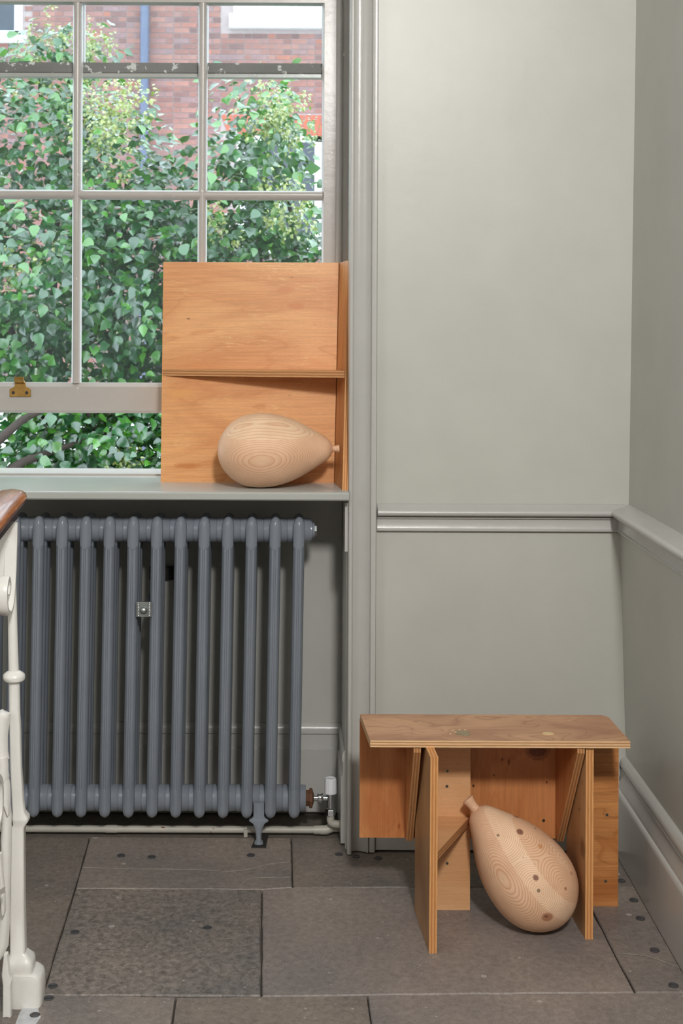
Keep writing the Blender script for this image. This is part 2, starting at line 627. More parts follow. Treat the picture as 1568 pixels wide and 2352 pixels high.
def F(px, py):
    p = on_floor(px, py)
    return (p.x, p.y)


def inset(poly, d):
    n = len(poly)
    out = []
    P = [Vector((p[0], p[1])) for p in poly]
    ar = sum(P[i].x * P[(i + 1) % n].y - P[(i + 1) % n].x * P[i].y for i in range(n))
    sgn = 1 if ar > 0 else -1
    for i in range(n):
        a, b, c = P[i - 1], P[i], P[(i + 1) % n]
        e1, e2 = (b - a).normalized(), (c - b).normalized()
        n1, n2 = Vector((-e1.y, e1.x)) * sgn, Vector((-e2.y, e2.x)) * sgn
        k = 1 + n1.dot(n2)
        out.append(b + (n1 + n2) * (d / max(k, 0.3)))
    return out


rs = random.Random(5)


def slab(poly, mat, dz=0.0, gap=0.0019):
    p = inset(poly, gap)
    # wobble each edge a little so the joints are not ruled lines
    pts = []
    n = len(p)
    for i in range(n):
        a, b = p[i], p[(i + 1) % n]
        L = (b - a).length
        m = max(1, int(L / 0.06))
        nrm = Vector((-(b - a).y, (b - a).x)).normalized()
        for k in range(m):
            q = a.lerp(b, k / m)
            if k:
                q = q + nrm * rs.uniform(-0.0012, 0.0012)
            pts.append(q)
    lo = [Vector((q.x, q.y, -0.05)) for q in pts]
    mid = [Vector((q.x, q.y, dz - 0.003)) for q in pts]
    cen = sum(pts, Vector((0, 0))) / len(pts)
    top = [Vector((q.x, q.y, dz)) + Vector(((cen - q).x, (cen - q).y, 0)).normalized() * 0.003 for q in pts]
    mb = MB().loft([lo, mid, top])
    return mb.build('flagstone', mat, floor)


yb = 3.866
jl0, jl1, jl2 = F(203, 1930), F(172, 2043), F(95, 2300)
jl0 = (jl0[0], yb)
r12 = F(672, 2038)
j1t = (F(668, 1932)[0], yb)
a2 = F(601, 2043)
a3 = F(600, 2288)
rR0, rR1 = F(1340, 2052), F(1458, 2279)
XE = 0.985
b_l, b_m, b_r = F(95, 2292), F(843, 2285), F(1568, 2280)
y3 = b_m[1]
slab([jl0, j1t, r12, a2, (jl1[0], F(300, 2041)[1])], SLAB[0])
slab([j1t, (0.186, yb), (0.186, 3.775), (XE, 3.775), (XE, F(1340, 2037)[1]), r12], SLAB[3])
slab([(jl1[0], F(300, 2041)[1]), a2, a3, (b_l[0], a3[1])], SLAB[1], 0.001)
slab([a2, r12, (rR0[0], F(1340, 2037)[1]), rR1, b_m, a3], SLAB[2])
slab([(rR0[0], F(1340, 2037)[1]), (XE, F(1340, 2037)[1]), (XE, rR1[1]), rR1], SLAB[0], -0.0005)
# row nearest the foot of the picture
yn = 2.16
slab([(b_l[0], a3[1]), F(404, 2290), (F(388, 2400)[0] + 0.0, yn), (b_l[0] - 0.05, yn)], SLAB[0], 0.001)
slab([F(404, 2290), a3, b_m, (F(860, 2420)[0], yn), (F(388, 2400)[0], yn)], SLAB[3])
slab([b_m, rR1, (XE, rR1[1]), (XE, yn), (F(860, 2420)[0], yn)], SLAB[2])
# left of the long joint, and the rest of the landing outside the picture
slab([(-0.98, yb), jl0, (jl1[0], F(300, 2041)[1]), (b_l[0], a3[1]), (b_l[0] - 0.05, yn), (-0.98, yn)], SLAB[3], -0.001)
slab([(-1.118, yb), (-0.98, yb), (-0.98, yn), (-1.118, yn)], SLAB[0])
slab([(-2.58, 3.775), (-1.118, 3.775), (-1.118, yn), (-2.58, yn)], SLAB[2])
xs = [-2.58, -1.7, -0.95, -0.2, 0.45, XE]
ys = [yn, 1.5, 0.75, 0.0, -0.8, -1.58]
for j in range(len(ys) - 1):
    for i in range(len(xs) - 1):
        slab([(xs[i], ys[j]), (xs[i + 1], ys[j]), (xs[i + 1], ys[j + 1]), (xs[i], ys[j + 1])], SLAB[(i + 2 * j) % 4])

# iron studs let into the stone
stud_me = None
for px, py in [(121, 2266), (112, 2294), (80, 2333), (172, 2142), (278, 1966), (348, 1969), (576, 1965), (778, 1963), (818, 1968), (868, 1972),
               (1426, 2024), (1455, 2068), (1470, 2110), (1503, 2183), (1546, 2264), (476, 2132)]:
    p = on_floor(px, py)
    if stud_me is None:
        s = MB().lathe([(-0.003, 0.0115), (0.0012, 0.0115), (0.0022, 0.0095), (0.0012, 0.008), (0.0012, 0.0)], (0, 0, 0), (0, 0, 1), 16).build('stud', M['stud'], floor, 40)
        stud_me = s.data
    else:
        s = bpy.data.objects.new('stud', stud_me)
        COL.objects.link(s)
        s.parent = floor
    s.location = (p.x, p.y, 0.001)

# pale filled cracks across the stones under the radiator, and a white paint spill by the railing
M['pale_mortar'] = mk_simple('pale_mortar', (158, 152, 142), 0.8)
M['white_spill'] = mk_simple('dried_white_paint', (196, 198, 202), 0.5)


def crack(pts, w_=0.0022):
    P_ = bez([(*F(x, y), 0.0) for x, y in pts], 5)
    up_v, lo_v = [], []
    for i, p_ in enumerate(P_):
        t_ = (P_[min(i + 1, len(P_) - 1)] - P_[max(i - 1, 0)]).normalized()
        n_ = Vector((-t_.y, t_.x, 0)) * w_ * rs.uniform(0.25, 1.0)
        up_v.append(p_ + n_)
        lo_v.append(p_ - n_)
    mb_ = MB()
    for i in range(len(P_) - 1):
        q4 = [lo_v[i], lo_v[i + 1], up_v[i + 1], up_v[i]]
        mb_.prism([(v.x, v.y, 0.0006) for v in q4], (0, 0, 0.0008))
    mb_.build('filled_crack', M['pale_mortar'], floor)


crack([(190, 1993), (300, 1996), (450, 1998), (520, 2002), (568, 1998), (620, 1985), (666, 1980)])
crack([(556, 2030), (575, 2018), (620, 2016), (668, 2015)])
crack([(1420, 2190), (1480, 2196), (1530, 2212), (1552, 2222)])
sq_ = [(36, 2352), (46, 2326), (62, 2305), (84, 2297), (92, 2306), (88, 2322), (94, 2338), (84, 2352), (60, 2372), (30, 2380)]
MB().prism([(*F(x, y), 0.0012) for x, y in sq_], (0, 0, 0.0008)).build('paint_spill', M['white_spill'], floor)

# window wall with its opening and the radiator niche under the sill
SZ = 1.043           # sill height
XN = 0.186           # right side of the niche below the sill
XO = 0.215           # right side of the opening above the sill
XL, XLO = -1.12, -1.125
wb = MB()
wb.box(XO, 1.2, YW, 4.25, -0.05, 3.8)
wb.box(XN, XO, YW, 4.25, -0.05, SZ - 0.024)
wb.box(-2.6, XLO, YW, 4.25, -0.05, 3.8)
wb.box(XLO, XL, YW, 4.25, -0.05, SZ - 0.024)
wb.box(XLO, XO, YW, 4.25, 3.5, 3.8)
wb.box(XL, XN, 4.07, 4.25, -0.05, SZ - 0.024)
wall_back = wb.build('wall_back', M['wall'], kind='structure')

# right wall: leaning plaster above the dado, thicker panelling below it
mb = MB()
for prof in ([(xr_up(z), z) for z in (0.98, 1.6, 2.4, 3.2, 3.8)], [(xr_lo(z), z) for z in (-0.05, 0.27, 0.45, 0.6, 0.75, 0.95, 0.985)]):
    rings = []
    for Y in (-1.6, YW + 0.02):
        dx = XR_SL * (Y - YW)
        rings.append([Vector((x + dx, Y, z)) for x, z in prof] + [Vector((1.25, Y, prof[-1][1])), Vector((1.25, Y, prof[0][1]))])
    mb.loft(rings)
wall_right = mb.build('wall_right', M['wall_r'], smooth=20, kind='structure')
MB().box(-2.7, -2.6, -1.7, 4.25, -0.05, 3.8).build('wall_left', M['wall'], kind='structure')
MB().box(-2.7, 1.25, -1.7, -1.6, -0.05, 3.8).build('wall_front', M['wall'], kind='structure')
MB().box(-2.7, 1.25, -1.7, 4.25, 3.8, 3.9).build('ceiling', M['ceiling'], kind='structure')


def arc(cx, cz, r, a0, a1, n=6):
    return [(cx + r * math.cos(R(a0 + (a1 - a0) * i / n)), cz + r * math.sin(R(a0 + (a1 - a0) * i / n))) for i in range(n + 1)]


# casing (architrave) round the window: moulded section, runs to the floor
cas = [(0.189, YW + 0.02), (0.189, 3.741)] + [(0.1958 + 0.0068 * math.cos(R(a)), 3.740 - 0.0075 * math.sin(R(a))) for a in range(180, -1, -30)] + \
      [(0.2035, 3.757), (0.212, 3.7605), (0.222, 3.760), (0.234, 3.757), (0.243, 3.752), (0.2495, 3.746), (0.2505, 3.747), (0.2508, 3.756),
       (0.2530, 3.757), (0.2536, 3.750), (0.256, 3.748), (0.268, 3.7495), (0.2705, 3.754), (0.2715, YW + 0.02)]
MB().extrude(cas, (0, 0, 0.004), (0, 0, 3.62), (1, 0, 0), (0, 1, 0)).build('trim_1', M['trim'], smooth=50, kind='structure')
casl = [(-1.125 + 0.189 + 0.0 - a + 0.0, b) for a, b in cas]
MB().extrude(casl, (0, 0, 0.004), (0, 0, 3.62), (1, 0, 0), (0, 1, 0)).build('trim_2', M['trim'], smooth=50, kind='structure')

# dado rail (a: out from wall, b: up)
dado = [(-0.02, 0.0), (0.010, 0.0), (0.0125, 0.002), (0.0125, 0.006), (0.0095, 0.008), (0.0085, 0.0095), (0.0085, 0.035), (0.010, 0.0362),
        (0.0145, 0.0375), (0.0150, 0.040), (0.0140, 0.0425), (0.0105, 0.0440), (0.0105, 0.0460), (0.020, 0.0465)] + \
       [(0.024 + 0.0095 * math.cos(R(a)), 0.0555 + 0.0095 * math.sin(R(a))) for a in range(-80, 71, 25)] + [(0.022, 0.0668), (0.008, 0.0745), (0.0, 0.080), (-0.02, 0.080)]
dz0 = 0.9225
MB().extrude(dado, (0.2745, YW, dz0), (0.99, YW, dz0), (0, -1, 0), (0, 0, 1)).build('trim_3', M['trim'], smooth=40, kind='structure')
xb = xr_lo(0.93)
dado_r = [(-0.06, 0.0)] + [(max(a * 1.0 - 0.001, -0.02), b) for a, b in dado[1:-4]] + [(0.019, 0.0672), (-0.012, 0.0735), (-0.0275, 0.0800), (-0.06, 0.0800)]
MB().extrude(dado_r, (xb, YW - 0.001, dz0), (xb - XR_SL * (YW + 1.59), -1.59, dz0), (-1, 0, 0), (0, 0, 1)).build('trim_4', M['trim'], smooth=40, kind='structure')

# skirting boards
skirt = [(-0.02, 0.0), (0.036, 0.0), (0.036, 0.172), (0.034, 0.179), (0.030, 0.183), (0.0255, 0.185), (0.0255, 0.188), (0.0235, 0.196), (0.0195, 0.207),
         (0.0165, 0.220), (0.0160, 0.230), (0.0175, 0.2335), (0.0130, 0.236), (0.0125, 0.239), (0.0185, 0.243), (0.0190, 0.250), (0.0160, 0.258), (0.008, 0.266), (0.002, 0.270), (-0.02, 0.270)]
xs0 = 0.998
MB().extrude(skirt, (xs0 - 0.0, YW - 0.0, 0.003), (xs0 - XR_SL * (YW + 1.59), -1.59, 0.003), (-1, 0, 0), (0, 0, 1)).build('baseboard_right', M['trim'], smooth=40, kind='structure')
MB().extrude([(a * 0.75, b) for a, b in skirt], (0.272, YW, 0.008), (0.975, YW, 0.008), (0, -1, 0), (0, 0, 1)).build('baseboard_back', M['trim'], smooth=40, kind='structure')
sk_n = [(-0.01, 0.010), (0.022, 0.010), (0.022, 0.203), (0.014, 0.208), (0.012, 0.225), (0.010, 0.246), (0.016, 0.250), (0.016, 0.262), (0.012, 0.272), (0.004, 0.280), (-0.01, 0.280)]
MB().extrude(sk_n, (XL + 0.001, 4.07, 0), (XN - 0.001, 4.07, 0), (0, -1, 0), (0, 0, 1)).build('baseboard_niche', M['trim'], smooth=40, kind='structure')
MB().extrude([(a * 0.55, b) for a, b in sk_n], (XN, 4.045, 0), (XN, 3.80, 0), (-1, 0, 0), (0, 0, 1)).build('baseboard_reveal', M['trim'], smooth=40, kind='structure')
# apron board under the sill and the scalloped bracket on the niche side
MB().box(XL + 0.001, XN - 0.001, 4.055, 4.075, 0.852, SZ - 0.0245).build('trim_5', M['trim'], kind='structure')
br = [(0.0, 0.0), (0.010, 0.006), (0.022, 0.03), (0.024, 0.07), (0.024, 0.118), (0.016, 0.135), (0.0, 0.140)]
MB().prism([(XN + 0.002, 3.745 + a * 3.6, 0.868 + b) for a, b in br], (-0.0085, 0, 0)).build('trim_6', M['trim'], smooth=50, kind='structure')

# ================================================================== WINDOW
win = tag(empty('window_1', (-0.45, 4.1, SZ)), 'white sash window with lower sash raised above the deep sill', kind='structure')
MR, ML_ = -0.2565, -0.6515
GR, GL = 0.122, -1.030
fr = MB()
fr.box(0.166, XO, 4.098, 4.235, SZ - 0.02, 3.5)
fr.box(XLO, -1.074, 4.098, 4.235, SZ - 0.02, 3.5)
fr.box(-1.074, 0.166, 4.098, 4.235, 3.42, 3.5)
fr.box(XLO, XO, 4.101, 4.26, SZ - 0.03, SZ + 0.006)
fr.build('frame', M['sash'], win)
bead = [(0, 0)] + [(0.011 * (1 - math.cos(R(a))), 0.013 * math.sin(R(a))) for a in range(15, 180, 15)] + [(0.022, 0)]
MB().extrude(bead, (0.163, 4.10, SZ), (0.163, 4.10, 3.42), (1, 0, 0), (0, -1, 0)).build('staff_bead', M['sash'], win, 50)
MB().extrude(bead, (-1.093, 4.10, SZ), (-1.093, 4.10, 3.42), (1, 0, 0), (0, -1, 0)).build('staff_bead', M['sash'], win, 50)
sp = [(3.72, SZ - 0.024), (3.702, SZ - 0.024), (3.698, SZ - 0.020), (3.697, SZ - 0.005), (3.700, SZ - 0.0012), (3.704, SZ), (4.105, SZ), (4.105, SZ - 0.024)]
sill = MB()
sill.extrude(sp, (XL - 0.004, 0, 0), (0.1885, 0, 0), (0, 1, 0), (0, 0, 1))
sill.box(0.186, XO, 3.79, 4.105, SZ - 0.024, SZ - 0.0003)
sill.build('sill', M['sill'], win, 40)

bar = [(-0.0145, 0.030), (-0.0145, 0.014), (-0.0125, 0.009), (-0.008, 0.0025), (-0.004, 0.0), (0.004, 0.0), (0.008, 0.0025), (0.0125, 0.009), (0.0145, 0.014), (0.0145, 0.030)]
YS = 4.103
rail_b = (1.239, 1.334)
z_m, z_t = 1.927, 2.537
ls = MB()
ls.box(GR + 0.004, 0.1655, YS, YS + 0.042, rail_b[0], z_t + 0.045)
ls.box(-1.0735, GL - 0.004, YS, YS + 0.042, rail_b[0], z_t + 0.045)
ls.extrude([(0.0, rail_b[0] + 0.008), (0.0, rail_b[1] - 0.012), (0.012, rail_b[1]), (0.042, rail_b[1]), (0.042, rail_b[0]), (0.005, rail_b[0])], (GL - 0.004, YS, 0), (GR + 0.004, YS, 0), (0, 1, 0), (0, 0, 1))
ls.box(GL - 0.004, GR + 0.004, YS, YS + 0.042, z_t - 0.006, z_t + 0.045)
lower = ls.build('lower_sash', M['sash'], win)
half = [(-0.008, 0.032), (-0.008, 0.0), (0.0, 0.0015), (0.004, 0.007), (0.006, 0.014), (0.006, 0.032)]


def sash_bars(parent, y, z0, z1, zm, mat, edge=True):
    for xm in (MR, ML_):
        MB().extrude(bar, (xm, y, z0), (xm, y, z1), (1, 0, 0), (0, 1, 0)).build('muntin', mat, parent, 40)
    if zm:
        MB().extrude(bar, (GL, y + 0.0005, zm), (GR, y + 0.0005, zm), (0, 0, 1), (0, 1, 0)).build('muntin', mat, parent, 40)
    if edge:
        MB().extrude([(-a, b) for a, b in half], (GR + 0.004, y + 0.0003, z0), (GR + 0.004, y + 0.0003, z1), (1, 0, 0), (0, 1, 0)).build('glazing_bead', mat, parent, 40)
        MB().extrude(half, (GL - 0.004, y + 0.0003, z0), (GL - 0.004, y + 0.0003, z1), (1, 0, 0), (0, 1, 0)).build('glazing_bead', mat, parent, 40)
    xs_ = [GL, ML_, MR, GR]
    zs_ = [z0] + ([zm] if zm else []) + [z1]
    for i in range(3):
        for k in range(len(zs_) - 1):
            MB().box(xs_[i] - 0.004, xs_[i + 1] + 0.004, y + 0.021, y + 0.0235, zs_[k] - 0.004, zs_[k + 1] + 0.004).build('pane', M['glass'], parent)


sash_bars(lower, YS + 0.001, rail_b[1] - 0.002, z_t - 0.004, z_m, M['sash'])
# brass sash lift on the bottom rail
lx = at(47, 890, YS).x
pl = [(-0.033, 0.0), (0.033, 0.0), (0.033, 0.022), (0.030, 0.025), (0.018, 0.031), (0.0165, 0.040), (0.016, 0.046), (-0.016, 0.046), (-0.0165, 0.040), (-0.018, 0.031), (-0.030, 0.025), (-0.033, 0.022)]
z_l = at(47, 911, YS).z
lift = MB().prism([(lx + a, YS - 0.001, z_l + b) for a, b in pl], (0, -0.004, 0))
hook = [(0.0, 0.040), (0.010, 0.042), (0.020, 0.046), (0.026, 0.056), (0.0265, 0.063), (0.022, 0.063), (0.020, 0.056), (0.014, 0.050), (0.0, 0.049)]
lift.prism([(lx - 0.015, YS - 0.001 - a, z_l + b) for a, b in hook], (0.030, 0, 0))
lift.build('sash_lift', M['brass'], lower, 30)
for dx in (-0.0215, 0.0205):
    MB().lathe([(0, 0.0052), (0.0012, 0.0048), (0.0013, 0.002)], (lx + dx, YS - 0.005, z_l + 0.0125), (0, -1, 0), 14).build('lift_screw', M['dark'], lower)

YU = 4.158
us = MB()
us.box(GR + 0.004, 0.1655, YU, YU + 0.04, 2.316, 3.42)
us.box(-1.0735, GL - 0.004, YU, YU + 0.04, 2.316, 3.42)
us.box(GL - 0.004, GR + 0.004, YU, YU + 0.04, 3.37, 3.42)
upper = us.build('upper_sash', M['sash'], win)
MB().extrude([(0.0, 2.322), (0.0, 2.352), (0.04, 2.352), (0.04, 2.316), (0.003, 2.316)], (GL - 0.004, YU, 0), (GR + 0.004, YU, 0), (0, 1, 0), (0, 0, 1)).build('meeting_rail', M['weathered'], upper)
MB().box(GL - 0.004, GR + 0.004, YU - 0.004, YU + 0.03, 2.306, 2.3165).build('rail_lip', M['sash'], upper)
sash_bars(upper, YU + 0.001, 2.35, 3.375, 2.86, M['sash'])

# ================================================================== RADIATOR
YH = 3.862
rad = tag(empty('radiator', (-0.42, YH, 0.0)), 'blue grey cast iron column radiator in the niche under the window sill', 'radiator')
ZT, ZB = 0.911, 0.119
SH = 0.0134


def shx(z):
    return SH * (z - 0.515)


def column_mesh(yc, front):
    """one radiator column, facets with a double groove down the front"""
    hw, hd = 0.0172, 0.020
    prof = [(-0.0172, 0.002), (-0.0150, -0.010), (-0.0085, -0.0185), (-0.0035, -0.0202), (-0.0029, -0.0178), (-0.0019, -0.0178), (-0.0014, -0.0204), (0.0014, -0.0204),
            (0.0019, -0.0178), (0.0029, -0.0178), (0.0035, -0.0202), (0.0085, -0.0185), (0.0150, -0.010), (0.0172, 0.002), (0.0150, 0.013), (0.008, 0.020), (-0.008, 0.020), (-0.0150, 0.013)]
    smooth = [(-0.0172, 0.002), (-0.0155, -0.0095), (-0.0098, -0.0165), (-0.0040, -0.0203), (-0.0030, -0.0206), (-0.0020, -0.0208), (-0.0012, -0.0215), (0.0012, -0.0215),
              (0.0020, -0.0208), (0.0030, -0.0206), (0.0040, -0.0203), (0.0098, -0.0165), (0.0155, -0.0095), (0.0172, 0.002), (0.0150, 0.013), (0.008, 0.020), (-0.008, 0.020), (-0.0150, 0.013)]
    zt, zb = 0.957, 0.0775
    if not front:
        zt -= 0.004
    st = [(zb, 0.09, 0), (zb + 0.003, 0.14, 0), (zb + 0.0042, 0.46, 0), (zb + 0.0085, 0.74, 0), (zb + 0.0155, 0.93, 0), (zb + 0.025, 1.0, 0), (0.1640, 1.0, 0), (0.1655, 1.0, 1),
          (0.8600, 1.0, 1), (0.8606, 0.955, 0), (0.8618, 0.955, 0), (0.8624, 1.02, 0), (zt - 0.030, 1.02, 0), (zt - 0.020, 0.97, 0), (zt - 0.011, 0.83, 0), (zt - 0.005, 0.62, 0), (zt - 0.001, 0.32, 0), (zt, 0.08, 0)]
    rings = []
    for z, s, g in st:
        vz = 0.80 if (front and 0.859 < z < 0.863) else 0.0
        rings.append([Vector((x * s + shx(z), yc + y * s, z + vz * abs(x))) for x, y in (prof if g else smooth)])
    mb_ = MB().loft(rings)
    return mb_


PIT = 0.06898
X0 = 0.0435
YC = [3.811, YH, 3.913]
hub = []
for zc, rr in ((ZT, 0.0365), (ZB, 0.0385)):
    hub.append(([(-PIT / 2, rr * 0.94), (-PIT / 2 + 0.0012, rr * 0.975), (-PIT / 2 + 0.004, rr * 0.98), (-PIT / 2 + 0.006, rr), (PIT / 2 - 0.010, rr), (PIT / 2 - 0.0095, rr * 0.985), (PIT / 2 - 0.0012, rr * 0.975), (PIT / 2, rr * 0.94)], zc))
shared = []
for prof, zc in hub:
    h = MB().lathe(prof, (shx(zc), YH, zc), (1, 0, 0), 28)
    shared.append(('header_link' if zc > 0.5 else 'base_link', h, 50))
for i, yc in enumerate(YC):
    shared.append(('column', column_mesh(yc, i == 0), 28))
parts_me = []
for nm, h, ang in shared:
    me = mesh_of(nm, h.v, h.f)
    auto_smooth(me, ang)
    me.materials.append(M['radiator'])
    parts_me.append((nm, me))
for k in range(14):
    for nm, me in parts_me:
        c = bpy.data.objects.new(nm, me)
        COL.objects.link(c)
        c.parent = rad
        c.matrix_parent_inverse = parent_world(rad).inverted()
        c.location = (X0 - PIT * k, 0, 0)
# plug at the top end, rusty bush and valve at the foot
xe = X0 + PIT / 2 + shx(ZT)
MB().lathe([(-0.004, 0.030), (0.004, 0.030), (0.006, 0.024), (0.012, 0.022), (0.012, 0.0)], (xe, YH, ZT), (1, 0, 0), 28).build('end_plug', M['radiator'], rad, 40)
MB().lathe([(0.010, 0.0165), (0.018, 0.0165), (0.0195, 0.015), (0.0195, 0.0)], (xe, YH, ZT), (1, 0, 0), 6).build('plug_nut', M['zinc'], rad)
xf = X0 + PIT / 2 + shx(ZB)
bush = MB()
bush.lathe([(-0.004, 0.024), (0.010, 0.024), (0.0105, 0.029), (0.019, 0.030), (0.0205, 0.024), (0.024, 0.013), (0.026, 0.0)], (xf, YH, ZB), (1, 0, 0), 8)
bush.build('bush', M['rust'], rad, 25)
vx = at(759, 1830, YH).x
valve = MB()
valve.lathe([(0, 0.0085), (0.016, 0.0085)], (xf + 0.022, YH, ZB), (1, 0, 0), 20)
valve.lathe([(0, 0.010), (0.001, 0.0135), (0.004, 0.0145), (0.014, 0.0145), (0.017, 0.013), (0.018, 0.009), (0.030, 0.009)], (xf + 0.034, YH, ZB), (1, 0, 0), 20)
valve.lathe([(-0.028, 0.0115), (0.032, 0.0115), (0.033, 0.0)], (vx, YH, ZB), (0, 0, 1), 24)
va = valve.build('valve', M['chrome'], rad, 40)
MB().lathe([(-0.052, 0.0125), (-0.049, 0.0152), (-0.034, 0.0152), (-0.031, 0.0125)], (vx, YH, ZB), (0, 0, 1), 6).build('compression_nut', M['chrome'], va)
cap = [(0.015, 0.0165), (0.016, 0.0185), (0.052, 0.0178), (0.058, 0.0170), (0.060, 0.0140), (0.0590, 0.0125), (0.0590, 0.0)]
cm = MB()
rings = []
for h_, r_ in cap:
    ring = []
    for i in range(36):
        a = 2 * math.pi * i / 36
        rr = r_ - (0.0012 if (i % 6 == 0 and r_ > 0.0165) else 0)
        ring.append(Vector((vx + rr * math.cos(a), YH + rr * math.sin(a), ZB + h_)))
    rings.append(ring)
cm.loft(rings)
cm.build('valve_cap', M['valve_white'], va, 40)
# cast foot clipped between two sections, on a small dark plate
fx = at(594, 1890, 3.80).x
ft = [(1846, 12.0), (1880, 12.3), (1884, 17.0), (1886.5, 22.0), (1889, 21.5), (1893, 14.0), (1903, 8.5), (1920, 6.5), (1933, 6.0), (1936, 9.0), (1941, 10)]
rings = []
for yy, hwp in ft:
    z = at(594, yy, 3.80).z
    hw = hwp * 3.80 / 3000
    yo = 3.808 if yy < 1890 else 3.806
    rings.append([Vector((fx - hw, yo + 0.012, z)), Vector((fx - hw, yo, z)), Vector((fx - hw * 0.4, yo - 0.006, z)), Vector((fx + hw * 0.4, yo - 0.006, z)), Vector((fx + hw, yo, z)), Vector((fx + hw, yo + 0.012, z))])
rings.append([Vector((v.x, v.y, 0.004)) for v in rings[-1]])
MB().loft(rings).build('foot', M['radiator'], rad, 40)
q = [on_floor(577, 1948), on_floor(610, 1948), on_floor(616, 1921), on_floor(590, 1921)]
MB().prism([(p.x, p.y, 0.0) for p in q], (0, 0, 0.004)).build('foot_plate', M['dark'], rad)
# wall stay: ridged clamp with a dome bolt, rod back to a dark plate on the wall
cp = at(330.5, 1399.5, 3.785)
cl = MB()
cl.box(cp.x - 0.022, cp.x + 0.022, 3.783, 3.789, cp.z - 0.0215, cp.z + 0.0215)
for sx in (-1, 1):
    for i in range(9):
        cl.lathe([(0, 0.0022), (0.0012, 0.0018), (0.002, 0.0)], (cp.x + sx * 0.0155, 3.7825, cp.z - 0.0185 + i * 0.0046), (0, -1, 0), 8)
st_ = cl.build('wall_stay', M['zinc'], rad)
MB().lathe([(0.0, 0.0115), (0.003, 0.0105), (0.006, 0.0075), (0.0078, 0.0035), (0.0082, 0.0)], (cp.x - 0.001, 3.783, cp.z - 0.003), (0, -1, 0), 20).build('bolt', M['zinc'], st_, 60)
MB().tube([(cp.x + 0.004, 3.788, cp.z + 0.004), (cp.x + 0.012, 4.055, cp.z + 0.050)], 0.0045, 10).build('rod', M['zinc'], st_)
MB().box(cp.x - 0.012, cp.x + 0.062, 4.056, 4.0695, cp.z + 0.034, cp.z + 0.074).build('wall_plate', M['dark'], st_)

# heating pipe along the foot of the niche
pz = 0.0165
pp = tag(empty('heating_pipe', (-0.4, 3.88, 0.0)), 'painted heating pipe lying along the floor below the radiator', 'pipe')
YP = 3.884
px_e = at(748, 1908, YP).x
MB().tube([(XL + 0.001, YP, pz), (px_e - 0.012, YP, pz)], 0.0102, 14).build('pipe_run', M['pipe'], pp, 60)
el = bez([(px_e - 0.016, YP, pz), (px_e, YP, pz), (px_e + 0.012, YP + 0.002, pz + 0.004), (px_e + 0.022, YP + 0.006, pz + 0.006), (XN - 0.0005, YP + 0.008, pz + 0.0055)], 5)
MB().tube(el, 0.0135, 14).build('elbow', M['pipe'], pp, 60)
MB().lathe([(0, 0.0125), (0.022, 0.0125)], (px_e - 0.036, YP, pz), (1, 0, 0), 18).build('coupling', M['pipe'], pp, 40)
MB().lathe([(0, 0.0116), (0.034, 0.0116)], (at(243, 1905, YP).x, YP, pz), (1, 0, 0), 18).build('coupling', M['pipe'], pp, 40)
cx_ = at(564, 1918, YP - 0.012).x
MB().box(cx_ - 0.0055, cx_ + 0.0055, YP - 0.017, YP - 0.0095, 0.0, pz + 0.006).build('pipe_clip', M['pipe'], pp)
tail = bez([(vx, YH, ZB - 0.050), (vx, YH, 0.055), (vx + 0.003, YH, 0.047), (vx + 0.014, YH, 0.0425), (vx + 0.030, YH, 0.041), (XN - 0.0005, YH, 0.041)], 5)
MB().tube(tail, 0.0112, 14).build('tail_pipe', M['pipe'], pp, 60)

# ================================================================== PLYWOOD BOARDS
def board(name, pts, off, grain, fmat, emat, parent):
    """polygon in 3D swept by off; veneer on the two faces, ply layers on the edges"""
    pts = [Vector(p) for p in pts]
    off = Vector(off)
    g = Vector(grain).normalized()
    nrm = off.normalized()
    g = (g - nrm * g.dot(nrm)).normalized()
    h = nrm.cross(g)
    n = len(pts)
    bm = bmesh.new()
    v0 = [bm.verts.new(p) for p in pts]
    v1 = [bm.verts.new(p + off) for p in pts]
    uvl = bm.loops.layers.uv.new('UVMap')
    faces = [(bm.faces.new(v0), 0), (bm.faces.new(list(reversed(v1))), 0)]
    for i in range(n):
        j = (i + 1) % n
        f = bm.faces.new([v0[i], v1[i], v1[j], v0[j]])
        L = (pts[j] - pts[i]).length
        ph = i * 1.7
        for lp, uv in zip(f.loops, [(ph, 0), (ph, 1), (ph + L, 1), (ph + L, 0)]):
            lp[uvl].uv = uv
        f.material_index = 1
    for k, (f, mi) in enumerate(faces):
        f.material_index = 0
        for lp in f.loops:
            p = lp.vert.co
            lp[uvl].uv = (p.dot(g) + k * 3.3, p.dot(h))
    bmesh.ops.recalc_face_normals(bm, faces=bm.faces)
    me = bpy.data.meshes.new(name)
    bm.to_mesh(me)
    bm.free()
    return link(name, me, parent, [fmat, emat])


# shelf standing on the window sill
unit = tag(empty('plywood_shelf', (-0.1, 3.93, SZ)), 'golden plywood two-bay shelf with no left side standing on the window sill', 'shelf')
YB0, YB1, ZS1 = 3.932, 3.992, 1.709
bl, brr = Vector((-0.3665, YB0, SZ)), Vector((0.1545, YB0, SZ))
tl, tr_ = Vector((-0.3668, YB1, ZS1)), Vector((0.1690, YB1, ZS1))
board('back_panel', [bl, brr, tr_, tl], (0, 0.012, 0.001), (1, 0, 0.01), M['ply_sill'], M['edge_pale'], unit)
sbf, stf = Vector((0.1718, 3.752, SZ)), Vector((0.1925, 3.885, ZS1 + 0.002))
board('side_panel', [brr + Vector((0, 0.012, 0)), sbf, stf, tr_ + Vector((0, 0.012, 0))], (0.0165, 0.001, 0), (0, 0, 1), M['ply_side'], M['edge'], unit)


